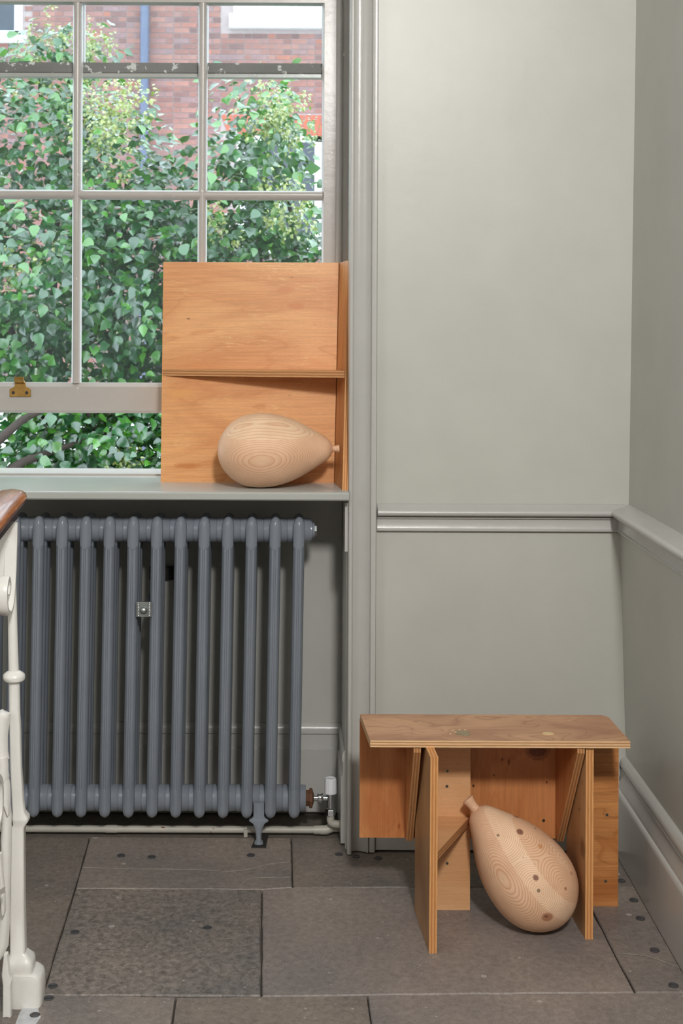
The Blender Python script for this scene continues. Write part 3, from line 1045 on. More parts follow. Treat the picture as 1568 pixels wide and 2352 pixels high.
def on_back(fx_, z):
    k = (z - SZ) / (ZS1 - SZ)
    return (bl.lerp(tl, k)).lerp(brr.lerp(tr_, k), fx_)


zsh = 1.3625
kf = (zsh - SZ) / (ZS1 - SZ)
fr_c = sbf.lerp(stf, kf)
side_b = on_back(1.0, zsh)
fr_c = side_b.lerp(fr_c, 0.97)
board('shelf_board', [on_back(0.004, zsh) + Vector((0, -0.0012, 0)), fr_c + Vector((-0.0005, 0, 0)), side_b + Vector((-0.0005, -0.0008, 0))], (0, 0, 0.0205), (1, 0, 0), M['ply_sill'], M['edge_brown'], unit)

# stool / bench in the corner
stool = tag(empty('plywood_bench', (0.53, 3.3, 0.0)), 'low plywood bench on two upright boards standing in the corner', 'bench')
ZT0, ZT1 = 0.4755, 0.4925
board('top_board', [(0.2188, 3.217, ZT0), (0.859, 3.217, ZT0), (0.8565, 3.412, ZT0), (0.8525, 3.428, ZT0), (0.8405, 3.438, ZT0), (0.2072, 3.438, ZT0)], (0, 0, ZT1 - ZT0), (1, 0.05, 0), M['ply_top'], M['edge_pale'], stool)
legL = board('leg', [(0.358, 3.150, 0.0), (0.347, 3.384, 0.0), (0.347, 3.384, ZT0), (0.357, 3.217, ZT0), (0.3595, 3.150, 0.4735)], (0.0192, 0.0009, 0), (0, 0, 1), M['ply_leg'], M['edge'], stool)
legR = board('leg', [(0.7520, 3.226, 0.0), (0.7440, 3.405, 0.0), (0.7440, 3.405, ZT0), (0.7520, 3.226, ZT0)], (0.0196, 0.0009, 0), (0, 0, 1), M['ply_leg'], M['edge'], stool)
ZW = 0.167
board('back_board', [(0.2068, 3.4385, ZW), (0.7235, 3.4385, ZW), (0.7235, 3.4385, ZT0), (0.2068, 3.4385, ZT0)], (0, 0.016, 0), (0, 0, 1), M['ply_wing'], M['edge'], stool)
board('foot_panel', [(0.3672, 3.387, 0.0), (0.4906, 3.387, 0.0), (0.4906, 3.387, ZT0), (0.3672, 3.387, ZT0)], (0, 0.016, 0), (1, 0, 0), M['ply_pale'], M['edge'], stool)
board('foot_panel', [(0.765, 3.412, 0.0), (0.881, 3.412, 0.0), (0.881, 3.412, 0.418), (0.765, 3.412, 0.418)], (0, 0.016, 0), (1, 0.0, 0.02), M['ply_stripe'], M['edge'], stool)
for xg, x_b in ((0.3262, 0.3275), (0.7300, 0.7215)):
    board('gusset', [(xg, 3.2215, ZT0), (x_b, 3.4375, ZT0), (x_b, 3.4375, ZW), (x_b, 3.418, ZW), (xg, 3.2215, 0.461)], (0.0182, 0.0005, 0), (0, 0, 1), M['ply_wing'], M['edge_brown'], stool)
board('corner_shelf', [(0.3779, 3.156, 0.2226), (0.4890, 3.3865, 0.2226), (0.3665, 3.3865, 0.2226)], (0, 0, 0.020), (1, 0, 0), M['ply_pale'], M['edge_brown'], stool)
# screws, spilled filler on the top
for px, py, Y in [(1027, 1771, 3.387), (1026, 1806, 3.387), (1026.5, 1983, 3.387), (1393.5, 1871.5, 3.412), (1390.5, 2024, 3.412), (1248, 1884.5, 3.4385)]:
    p = at(px, py, Y)
    s = MB().lathe([(-0.001, 0.0045), (0.0006, 0.0042), (0.0007, 0.0025)], p, (0, -1, 0), 12).build('screw', M['screw'], stool, 40)
    MB().lathe([(0.0003, 0.0022), (0.0010, 0.0020)], p, (0, -1, 0), 6).build('screw_recess', M['hole'], s)


def blob(cx, cy, rx, ry, seed, z=ZT1, n=18):
    rg = random.Random(seed)
    return [(cx + rx * math.cos(2 * math.pi * i / n) * rg.uniform(0.75, 1.1), cy + ry * math.sin(2 * math.pi * i / n) * rg.uniform(0.75, 1.1), z) for i in range(n)]


def top_at(px, py):
    return on_floor(px, py, ZT1)


p = top_at(1063, 1684)
MB().prism(blob(p.x, p.y, 0.021, 0.025, 3, ZT1 - 0.0003), (0, 0, 0.0009)).build('grey_spill', M['greyspill'], stool)
for px, py in [(1034, 1686), (1046, 1682), (1040, 1678), (1055, 1677), (1068, 1677)]:
    d_ = top_at(px, py)
    MB().prism(blob(d_.x, d_.y, 0.003, 0.005, px, ZT1 - 0.0003, 9), (0, 0, 0.0014)).build('filler_drop', M['filler'], stool)
p = top_at(1258, 1685)
MB().prism(blob(p.x, p.y, 0.017, 0.009, 8, ZT1 - 0.0003), (0, 0, 0.0015)).build('filler_patch', M['filler'], stool)

# ================================================================== TURNED WOODEN BALLOONS
PROF = [(0, 0.0), (3, 36), (12, 76), (35, 122), (65, 162), (105, 200), (160, 232), (220, 250), (285, 257), (345, 255), (400, 247), (455, 234), (510, 215), (560, 193),
        (605, 169), (645, 146), (680, 125), (710, 107), (735, 92), (757, 77), (775, 59), (788, 38), (795, 24), (800, 20)]
NECK = [(786, 25), (796, 26), (808, 25), (820, 26), (834, 28), (845, 31), (852, 33), (857, 31), (857, 24), (852, 16), (849, 0)]


def mk_pine(name, fields, bounds, nrm, knots, pale, deep, tones):
    """laminated pine: boards stacked along nrm, growth rings swelling round the given centres (object space)"""
    t = NT(name)
    co = t.coord()
    wob = t.vmath('ADD', co, t.vmath('SCALE', t.vmath('SUBTRACT', t.noise(co, 9, 2, out=1), (0.5, 0.5, 0.5)), None))
    sc = wob.node
    sc2 = sc.inputs[1].links[0].from_node
    sc2.inputs['Scale'].default_value = 0.012

    def field(f):
        res = None
        for (c, ax, stretch, k, pw) in f:
            d = t.vmath('SUBTRACT', wob, tuple(c))
            al = t.vmath('DOT_PRODUCT', d, tuple(ax))
            l2 = t.vmath('DOT_PRODUCT', d, d)
            a2_ = t.math('MULTIPLY', al, al)
            r2 = t.math('SUBTRACT', l2, t.math('MULTIPLY', a2_, 1 - 1 / stretch ** 2))
            r_ = t.math('SQRT', t.math('MAXIMUM', r2, 1e-9))
            ph = t.math('MULTIPLY', t.math('POWER', r_, pw), k)
            res = ph if res is None else t.math('SMOOTH_MIN', res, ph, 2.0)
        return res

    u = t.vmath('DOT_PRODUCT', co, tuple(nrm))
    phase, tone = None, None
    for i, f in enumerate(fields):
        ph = field(f)
        if phase is None:
            phase, tone = ph, tones[i][:3]
            colr = t.n('ShaderNodeRGB')
            colr.outputs[0].default_value = tones[0]
            tone = colr.outputs[0]
        else:
            st__ = t.math('GREATER_THAN', u, bounds[i - 1])
            mxf = t.n('ShaderNodeMix', data_type='FLOAT')
            t.put(mxf.inputs[0], st__)
            t.put(mxf.inputs[2], phase)
            t.put(mxf.inputs[3], ph)
            phase = mxf.outputs[0]
            tone = t.mix(st__, tone, tones[i])
    fr_ = t.math('FRACT', phase)
    line = t.ramp(fr_, [(0.0, grey(0.25)), (0.08, BLACK), (0.45, grey(0.10)), (0.80, grey(0.55)), (0.93, WHITE), (1.0, grey(0.35))])
    col = t.mix(line, lin(*pale), lin(*deep))
    big = t.noise(co, 14, 3)
    col = t.mix(1.0, col, t.ramp(big, [(0.3, (0.93, 0.90, 0.87, 1)), (0.7, (1.05, 1.06, 1.07, 1))]), 'MULTIPLY')
    col = t.mix(1.0, col, tone, 'MULTIPLY')
    for c, rad_, rgb in knots:
        d = t.vmath('DISTANCE', wob, tuple(c))
        col = t.mix(t.ramp(t.math('DIVIDE', d, rad_), [(0.0, WHITE), (0.45, grey(0.75)), (0.55, grey(0.95)), (1.0, BLACK)]), col, lin(*rgb))
    return t.set(col, 0.5, spec=0.3)


def balloon(name, label, loc, axis, scale, nk=1.0):
    ob = empty(name, loc)
    axis = Vector(axis).normalized()
    ob.rotation_mode = 'QUATERNION'
    q_ = axis.to_track_quat('X', 'Z')
    ob.rotation_quaternion = q_
    tag(ob, label, 'sculpture', 'turned wooden balloons')
    mw = Matrix.LocRotScale(Vector(loc), q_, Vector((1, 1, 1)))
    k = 0.000421 * scale
    P2 = bez([(a, b, 0) for a, b in PROF], 3)
    b_ = MB().lathe([(p_.x * k, max(p_.y, 0) * k) for p_ in P2], (0, 0, 0), (1, 0, 0), 72)
    me = mesh_of('body', b_.v, b_.f)
    auto_smooth(me, 60)
    body = bpy.data.objects.new('body', me)
    COL.objects.link(body)
    body.parent = ob
    n_ = MB().lathe([((786 + (a - 786) * nk) * k, r_ * nk * k) for a, r_ in NECK], (0, 0, 0), (1, 0, 0), 32)
    me2 = mesh_of('neck', n_.v, n_.f)
    auto_smooth(me2, 40)
    neck = bpy.data.objects.new('neck', me2)
    COL.objects.link(neck)
    neck.parent = ob
    bvh = BVHTree.FromPolygons([v.co.copy() for v in me.vertices], [tuple(p_.vertices) for p_ in me.polygons])
    inv = mw.inverted()

    def hit(px, py):
        a, b = ray(px, py)
        o_ = inv @ Vector((0, 0, CAMZ))
        d_ = (inv.to_3x3() @ Vector((a, 1, -b))).normalized()
        h_ = bvh.ray_cast(o_, d_)
        if h_[0] is None:
            h_ = bvh.find_nearest(o_ + d_ * 3.4)
        return h_[0]
    return ob, body, neck, hit, inv, k


# on the sill, lying on its side with its neck to the shelf side
s1 = 1.0
r1 = 257 * 0.000421
c1 = at(594, 1033, 3.808)
ax1 = Vector((1, 0.015, 0.025)).normalized()
loc1 = Vector((c1.x, 3.808, SZ + r1 + 0.0003)) - ax1 * (285 * 0.000421)
b1, body1, neck1, hit1, inv1, k1 = balloon('wooden_balloon', 'turned pine balloon lying on its side on the window sill inside the plywood shelf', loc1, ax1, s1, 0.80)
X_ = (1, 0, 0)
up1 = (inv1.to_3x3() @ Vector((0, -0.12, 1))).normalized()
bc = hit1(600, 1060)
tp = hit1(600, 965)
m1 = mk_pine('laminated_pine_sill', [[(hit1(640, 1110), X_, 3.0, 300, 1.0)], [(bc, X_, 2.1, 820, 1.7)], [(tp + Vector((0, 0, -0.02)), X_, 5.0, 120, 1.0)]],
             [-0.083, 0.052], up1, [], (236, 200, 168), (220, 170, 136), [(0.99, 1.0, 0.98, 1), (0.98, 0.94, 0.92, 1), (1.0, 1.04, 1.04, 1)])
body1.data.materials.append(m1)
neck1.data.materials.append(m1)

# under the bench, leaning on the corner shelf and the right-hand leg
s2 = 1.02
k2 = 0.000421 * s2
cen = at(1217, 2010, 3.290)
tipp = at(1090, 1848, 3.334)
ax2 = (tipp - cen).normalized()
loc2 = cen - ax2 * (300 * k2)
b2, body2, neck2, hit2, inv2, _ = balloon('wooden_balloon', 'turned pine balloon with knots leaning upright beneath the plywood bench', loc2, ax2, s2, 1.12)
# drop it so that it just touches the floor
mw2 = Matrix.LocRotScale(loc2, b2.rotation_quaternion, Vector((1, 1, 1)))
lowest = min((mw2 @ v.co).z for v in body2.data.vertices)
loc2 = loc2 - Vector((0, 0, lowest - 0.0003))
b2.location = loc2
inv2 = Matrix.LocRotScale(loc2, b2.rotation_quaternion, Vector((1, 1, 1))).inverted()
bvh2 = BVHTree.FromPolygons([v.co.copy() for v in body2.data.vertices], [tuple(p_.vertices) for p_ in body2.data.polygons])


def hit2(px, py):
    a, b = ray(px, py)
    o_ = inv2 @ Vector((0, 0, CAMZ))
    d_ = (inv2.to_3x3() @ Vector((a, 1, -b))).normalized()
    h_ = bvh2.ray_cast(o_, d_)
    return h_[0] if h_[0] is not None else bvh2.find_nearest(o_ + d_ * 3.4)[0]


def c4(x, y):
    return hit2(1050 + x / 4.9, 1800 + y / 4.9)


R2 = 257 * k2
view = (cen - Vector((0, 0, CAMZ))).normalized()
sidev = (Vector((0.86, 0, 0.51)) - view * Vector((0.86, 0, 0.51)).dot(view))
sidev = (sidev - ax2 * sidev.dot(ax2)).normalized()
tow = ax2.cross(sidev).normalized()
if tow.dot(view) > 0:
    tow = -tow
nrm2 = (inv2.to_3x3() @ (sidev * math.sin(R(70)) + tow * math.cos(R(70)))).normalized()
ub = [c4(395, 1330).dot(nrm2), (c4(600, 740).dot(nrm2) + c4(800, 1050).dot(nrm2)) / 2, (c4(860, 800).dot(nrm2) + c4(985, 960).dot(nrm2)) / 2, c4(1205, 850).dot(nrm2)]
ub = [R2 * k_ for k_ in (-0.78, 0.215, 0.60, 0.945)]
print('balloon boards', [round(x / R2, 3) for x in ub])
knots2 = [(c4(878, 1068), 0.0085, (112, 62, 48)), (c4(905, 1205), 0.0055, (120, 96, 74)), (c4(460, 588), 0.0048, (134, 108, 84)), (c4(700, 535), 0.011, (110, 62, 46)),
          (c4(660, 370), 0.010, (140, 84, 62)), (c4(1015, 1500), 0.0170, (172, 112, 82)), (c4(1000, 1490), 0.0055, (122, 84, 62)), (c4(1216, 1188), 0.0045, (150, 100, 72)), (c4(1285, 1010), 0.0060, (186, 132, 104)),
          (c4(875, 500), 0.0035, (60, 44, 34)), (c4(935, 705), 0.0085, (206, 140, 96))]
m2 = mk_pine('laminated_pine_floor', [[(c4(520, 1600), X_, 3.0, 300, 1.0)],
                                      [(c4(520, 1070), X_, 1.9, 1250, 1.7)],
                                      [(c4(460, 588), X_, 1.25, 230, 1.0), (c4(905, 1205), X_, 1.25, 230, 1.0)],
                                      [(c4(1216, 1188), X_, 1.7, 220, 1.0), (c4(690, 530), X_, 1.6, 200, 1.0)],
                                      [(c4(1285, 1010), X_, 3.2, 300, 1.0)]], ub, nrm2, knots2, (238, 204, 172), (214, 158, 122), [(1.02, 1.03, 1.03, 1), (0.96, 0.91, 0.88, 1), (1.05, 1.08, 1.09, 1), (0.95, 0.89, 0.85, 1), (1.0, 0.98, 0.97, 1)])
body2.data.materials.append(m2)
neck2.data.materials.append(m1)
b1['label'] = 'turned pine balloon lying on its side on the window sill inside the plywood shelf'

# ================================================================== STAIR RAILING
rail = tag(empty('stair_railing', (-0.56, 2.92, 0.0)), 'white cast iron stair railing with worn mahogany handrail', 'railing')
YR = 2.92


def ring_at(px, py, hw, hd, sq, n=16, Y=YR):
    c_ = at(px, py, Y)
    out = []
    for i in range(n):
        a = 2 * math.pi * (i + 0.5) / n
        ca, sa = math.cos(a), math.sin(a)
        e = 2.0 / sq
        x = math.copysign(abs(ca) ** e, ca) * hw
        y = math.copysign(abs(sa) ** e, sa) * hd
        out.append(Vector((c_.x + x, Y + y, c_.z)))
    return out


pxm = YR / 3000.0
shaft = [(24, 1178, 9, 2), (26, 1300, 10.0, 2), (28.5, 1413, 10.5, 2), (31.5, 1540, 11.8, 2), (32, 1543, 17, 2), (32.2, 1548, 24, 2), (32.3, 1554, 25.5, 2), (32.5, 1561, 24, 2), (32.6, 1566, 17, 2), (33, 1568, 12.5, 2),
         (34, 1640, 12.5, 2.4), (35, 1660, 12.3, 5), (37.5, 1760, 12.3, 6), (42, 1840, 13.0, 6), (44, 1862, 13.5, 6), (48, 1874, 18.5, 6), (49, 1882, 18.5, 6), (46, 1893, 14.5, 6), (43, 1897, 14.5, 7),
         (41.5, 2090, 16.5, 7), (43, 2183, 17.5, 7), (47, 2197, 29, 6), (48, 2207, 31, 6), (49, 2222, 30, 6), (50, 2236, 25, 5)]
MB().loft([ring_at(x, y, hw * pxm, hw * pxm, sq) for x, y, hw, sq in shaft]).build('baluster', M['rail_white'], rail, 42)
base = [(62, 2226, 26, 5), (63, 2231, 34, 5), (64, 2240, 36.5, 5), (64, 2280, 37, 6), (64, 2296, 36, 6)]
rings = [ring_at(x, y, hw * pxm, 0.036, sq) for x, y, hw, sq in base]
rings.append([Vector((v.x, v.y, -0.002)) for v in rings[-1]])
MB().loft(rings).build('base_block', M['rail_white'], rail, 42)
# handrail: runs toward the camera, falling slightly
XRL = -0.612
hp = [(-0.0355, -0.001), (-0.0365, 0.006), (-0.033, 0.015), (-0.022, 0.021), (0.0, 0.0235), (0.022, 0.021), (0.033, 0.015), (0.0365, 0.006), (0.0355, -0.001), (0.031, -0.008), (0.0, -0.009), (-0.031, -0.008)]
up_ = [(-0.021, -0.007), (0.021, -0.007), (0.019, -0.014), (0.017, -0.040), (-0.017, -0.040), (-0.019, -0.014)]


def rail_pt(Y):
    d = 2.965 - Y
    return Vector((XRL - 0.015 * d, Y, 1.118 - 0.10 * d - 0.10 * d * d))


rings = []
for Y, s in [(2.972, 0.35), (2.970, 0.62), (2.966, 0.80), (2.958, 0.94), (2.945, 1.0), (2.9, 1), (2.8, 1), (2.7, 1), (2.55, 1), (2.4, 1), (2.25, 1)]:
    c_ = rail_pt(Y)
    rings.append([Vector((c_.x + a * s, Y, c_.z + b * s)) for a, b in hp])
MB().loft(rings).build('handrail', M['handrail'], rail, 50)
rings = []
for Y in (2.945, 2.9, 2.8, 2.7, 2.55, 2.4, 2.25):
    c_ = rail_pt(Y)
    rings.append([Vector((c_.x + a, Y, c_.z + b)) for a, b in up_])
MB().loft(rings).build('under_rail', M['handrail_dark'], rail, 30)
rings = []
for Y in (2.94, 2.9, 2.8, 2.7, 2.55, 2.4, 2.25):
    c_ = rail_pt(Y)
    rings.append([Vector((c_.x + a, Y, c_.z + b)) for a, b in [(-0.016, -0.0395), (0.016, -0.0395), (0.016, -0.0445), (-0.016, -0.0445)]])
MB().loft(rings).build('core_rail', M['rail_white'], rail)


def strip(path, wd, th):
    """flat scroll bar in the plane of the railing: path in (Y,z), width across X"""
    P_ = bez([(0, y, z) for y, z in path], 8)
    rings_ = []
    for i, p_ in enumerate(P_):
        t_ = (P_[min(i + 1, len(P_) - 1)] - P_[max(i - 1, 0)]).normalized()
        n_ = Vector((0, -t_.z, t_.y))
        k_ = i / (len(P_) - 1)
        w_ = wd * (1.0 - 0.35 * k_)
        h_ = th
        xo = -0.604
        rings_.append([Vector((xo - w_, p_.y, p_.z)) + n_ * h_, Vector((xo - w_ * 0.5, p_.y, p_.z)) + n_ * h_ * 1.5, Vector((xo + w_ * 0.5, p_.y, p_.z)) + n_ * h_ * 1.5, Vector((xo + w_, p_.y, p_.z)) + n_ * h_,
                       Vector((xo + w_, p_.y, p_.z)) - n_ * h_, Vector((xo - w_, p_.y, p_.z)) - n_ * h_])
    return rings_


MB().loft(strip([(2.915, 1.070), (2.912, 1.02), (2.905, 0.955), (2.893, 0.905), (2.865, 0.880), (2.832, 0.895), (2.825, 0.935), (2.848, 0.958), (2.866, 0.940), (2.856, 0.920)], 0.014, 0.004)).build('scroll', M['rail_white'], rail, 40)
MB().loft(strip([(2.80, 0.30), (2.70, 0.34), (2.64, 0.45), (2.70, 0.56), (2.78, 0.54), (2.79, 0.47), (2.75, 0.44)], 0.014, 0.006)).build('scroll', M['rail_white'], rail, 40)


def leafbar(name, pts, Y, thick=0.010):
    rings_ = []
    for px, py, hw in pts:
        c_ = at(px, py, Y)
        h_ = hw * Y / 3000.0
        rings_.append([Vector((c_.x + h_ * math.cos(2 * math.pi * i / 14), Y + (thick if math.cos(4 * math.pi * i / 14) < 0.2 else thick * 0.55) * math.sin(2 * math.pi * i / 14), c_.z)) for i in range(14)])
    return MB().loft(rings_).build(name, M['rail_white'], rail, 50)


leafbar('scroll_web', [(18, 1196, 8), (12, 1215, 13), (8, 1260, 17), (8, 1310, 17.5), (10, 1360, 15), (13, 1395, 10), (14, 1412, 4)], 2.915, 0.006)
leafbar('acanthus_leaf', [(2, 1634, 6), (0, 1638, 25), (0, 1650, 23), (-1, 1690, 19), (0, 1725, 19), (4, 1742, 18)], 2.885, 0.016)
leafbar('acanthus_leaf', [(4, 1738, 14), (8, 1756, 12), (4, 1770, 16), (10, 1782, 12), (0, 1800, 16)], 2.88, 0.014)
leafbar('acanthus_leaf', [(6, 1782, 14), (8, 1800, 16), (10, 1830, 15), (16, 1850, 9), (20, 1868, 3)], 2.882, 0.014)
leafbar('acanthus_leaf', [(10, 1800, 10), (16, 1870, 11), (14, 1930, 12.5), (14, 1990, 11), (13, 2060, 10), (10, 2120, 13), (5, 2170, 15), (0, 2192, 10), (-2, 2204, 4)], 2.89, 0.012)
leafbar('acanthus_leaf', [(0, 1960, 4), (3, 2000, 5), (6, 2050, 7), (8, 2090, 6), (8, 2099, 3)], 2.865, 0.010)
foot_ = [(14, 2190, 4), (14, 2236, 9), (18, 2246, 12), (17, 2260, 9), (17, 2340, 10), (17, 2347, 10)]
rings = [ring_at(x, y, hw * 2.86 / 3000, 0.010, 5, 16, 2.86) for x, y, hw in foot_]
rings.append([Vector((v.x, v.y, 0.0)) for v in rings[-1]])
MB().loft(rings).build('ornament_foot', M['rail_white'], rail, 42)
# core rail carries on to a second baluster outside the picture
X2, Y2 = -0.625, 2.32
MB().lathe([(0.0, 0.035), (0.05, 0.035), (0.055, 0.026), (0.09, 0.022), (0.10, 0.016), (0.9, 0.012), (1.012, 0.010)], (X2, Y2, 0), (0, 0, 1), 16).build('baluster', M['rail_white'], rail, 40)

# ================================================================== OUTSIDE
MB().box(-14, 12, 4.6, 24, -1.15, -1.0).build('ground', M['ground'], kind='structure')
YF = 19.0
fac = MB()
W1 = (-0.68, 0.56, 2.72, 4.33)     # lower window x0,x1,z0,z1
fac.box(-8, 5, YF, YF + 0.4, -1.0, 9.0)
facade = fac.build('wall_facade', M['mortar'], kind='structure')
MB().box(-8, 5, YF - 0.02, YF, -1.0, 0.55).build('rendered_plinth', M['stone_white'], facade)
rb = random.Random(11)
W2 = (-0.80, 1.6, 5.886, 7.6)
W3 = (-5.4, -3.81, 5.74, 7.4)
ARCH = (W1[0] - 0.12, W1[1] + 0.14, W1[3], W1[3] + 0.31)
bricks = []
z = 0.56
row = 0
while z < 9.0:
    x = -8 + (0.0 if row % 2 else 0.118)
    i = 0
    while x < 5:
        L = 0.215 if (i + row) % 2 else 0.1025
        x0, x1, z0, z1 = x, x + L, z, z + 0.065
        skip = False
        for (a0, a1, c0, c1_) in (W1, W2, W3, ARCH):
            if x1 > a0 - 0.02 and x0 < a1 + 0.02 and z1 > c0 - 0.03 and z0 < c1_ + 0.005:
                skip = True
        if not skip:
            bricks.append((x0, z0, L))
        x += L + 0.0125
        i += 1
    z += 0.0775
    row += 1


def scr(x, zc):
    return CX + FPX * x / YF, CY - FPX * (zc - CAMZ) / YF


def vis(b):
    px, py = scr(b[0] + b[2] / 2, b[1] + 0.03)
    if not (-20 < px < 745 and -10 < py < 330):
        return False
    return (px > 190 and py < 170) or (px > 400 and py < 330) or py < 60


inview = [b for b in bricks if vis(b)]
inview.sort(key=lambda b: (-b[2], rb.random()))
single = set(inview[:300])
bmesh_by_L = {}
for b in bricks:
    if b not in single:
        continue
    L = b[2]
    if L not in bmesh_by_L:
        q_ = MB().box(0, L, -0.012, 0.004, 0, 0.065)
        me = mesh_of('brick', q_.v, q_.f)
        me.materials.append(M['brick'])
        bmesh_by_L[L] = me
    o = bpy.data.objects.new('brick', bmesh_by_L[L])
    o.location = (b[0], YF + rb.uniform(-0.002, 0.002), b[1])
    o.parent = facade
    COL.objects.link(o)
rest = MB()
for b in bricks:
    if b in single:
        continue
    y_ = YF + rb.uniform(-0.002, 0.002)
    rest.box(b[0], b[0] + b[2], y_ - 0.012, y_ + 0.004, b[1], b[1] + 0.065)
me = bpy.data.meshes.new('brickwork')
me.from_pydata([tuple(v) for v in rest.v], [], rest.f)
bw = link('brickwork', me, facade, M['brick'])
bw['kind'] = 'stuff'
# gauged flat arch over the lower window
n_a = 20
for i in range(n_a):
    xa = ARCH[0] + (ARCH[1] - ARCH[0]) * i / n_a
    wv = (ARCH[1] - ARCH[0]) / n_a - 0.006
    lean = ((i + 0.5) / n_a - 0.5) * 0.25
    MB().prism([(xa, YF - 0.014, ARCH[2]), (xa + wv, YF - 0.014, ARCH[2]), (xa + wv + lean, YF - 0.014, ARCH[3]), (xa + lean, YF - 0.014, ARCH[3])], (0, 0.016, 0)).build('arch_brick', M['brick_red'], facade)


def far_window(name, w_, bars, sillh=0.0):
    x0, x1, z0, z1 = w_
    o = empty(name, ((x0 + x1) / 2, YF - 0.02, z0))
    o['kind'] = 'structure'
    t_ = 0.085
    m_ = MB()
    m_.box(x0, x0 + t_ * 1.3, YF - 0.03, YF + 0.02, z0, z1)
    m_.box(x1 - t_ * 1.3, x1, YF - 0.03, YF + 0.02, z0, z1)
    m_.box(x0, x1, YF - 0.03, YF + 0.02, z1 - t_, z1)
    m_.box(x0, x1, YF - 0.03, YF + 0.02, z0, z0 + t_)
    m_.build('window_frame', M['stone_white'], o)
    nx, nz = bars
    for i in range(1, nx):
        xx = x0 + (x1 - x0) * i / nx
        MB().box(xx - 0.022, xx + 0.022, YF - 0.02, YF + 0.01, z0, z1).build('muntin', M['stone_white'], o)
    for i in range(1, nz):
        zz = z0 + (z1 - z0) * i / nz
        MB().box(x0, x1, YF - 0.021, YF + 0.01, zz - 0.022, zz + 0.022).build('muntin', M['stone_white'], o)
    MB().box(x0 + 0.02, x1 - 0.02, YF - 0.008, YF + 0.0, z0 + 0.02, z1 - 0.02).build('pane', M['glass_dark'], o)
    MB().box(x0 - 0.06, x1 + 0.06, YF - 0.10, YF + 0.0, z0 - 0.10, z0 + 0.01).build('window_sill', M['stone_white'], o)
    return o


far_window('window_2', W1, (2, 3))
w3 = far_window('window_3', (W3[0], W3[1], W3[2] + 0.02, W3[3]), (2, 3))
# white stone window surround seen at the head of the right-hand panes
st2 = empty('window_4', (0.4, YF, W2[2]))
st2['kind'] = 'structure'
MB().box(W2[0], W2[1], YF - 0.12, YF, W2[2], W2[2] + 0.20).build('window_sill', M['stone_white'], st2, 30)
MB().box(W2[0] + 0.06, W2[1], YF - 0.05, YF, W2[2] + 0.20, W2[2] + 0.75).build('window_surround', M['stone_white'], st2)
dpx = (329 - CX) / FPX * (YF - 0.1)
dp = tag(empty('drainpipe', (dpx, YF - 0.1, -1.0)), 'blue grey drainpipe running down the brick house front', 'drainpipe')
MB().lathe([(0, 0.065), (9.8, 0.065)], (dpx, YF - 0.11, -1.0), (0, 0, 1), 14).build('pipe', M['pipe_blue'], dp, 40)
for zz in (1.2, 3.4, 5.2, 7.2):
    MB().box(dpx - 0.09, dpx + 0.09, YF - 0.185, YF - 0.022, zz, zz + 0.07).build('pipe_bracket', M['pipe_blue'], dp)

# ---- lilac shrubs
LEAF_V = [(0, 0, 0), (-0.30, 0.10, 0.05), (-0.44, 0.36, 0.09), (-0.30, 0.70, 0.06), (0, 1.12, -0.10), (0.30, 0.70, 0.06), (0.44, 0.36, 0.09), (0.30, 0.10, 0.05), (0, 0.38, -0.02), (0, 0.74, -0.04)]
LEAF_F = [(0, 1, 8), (1, 2, 8), (2, 3, 9, 8), (3, 4, 9), (4, 5, 9), (5, 6, 8, 9), (6, 7, 8), (7, 0, 8)]
lme = bpy.data.meshes.new('leaf')
lme.from_pydata(LEAF_V, [], LEAF_F)
lme.materials.append(M['leaf'])
for p_ in lme.polygons:
    p_.use_smooth = True


def leaf_matrix(rg, pos, cen_, size):
    out = (pos - cen_)
    out = out.normalized() if out.length > 1e-4 else Vector((0, -1, 0))
    nrm = Vector((rg.gauss(0, 0.55), rg.gauss(-0.35, 0.5), 0.75 + rg.gauss(0, 0.35))) + out * 0.45
    nrm.normalize()
    tip = out + Vector((rg.gauss(0, 0.7), rg.gauss(0, 0.7), -0.55 + rg.gauss(0, 0.4)))
    tip = tip - nrm * tip.dot(nrm)
    if tip.length < 1e-3:
        tip = nrm.orthogonal()
    tip.normalize()
    x_ = tip.cross(nrm)
    m_ = Matrix(((x_.x, tip.x, nrm.x, pos.x), (x_.y, tip.y, nrm.y, pos.y), (x_.z, tip.z, nrm.z, pos.z), (0, 0, 0, 1)))
    return m_ @ Matrix.Scale(size, 4)


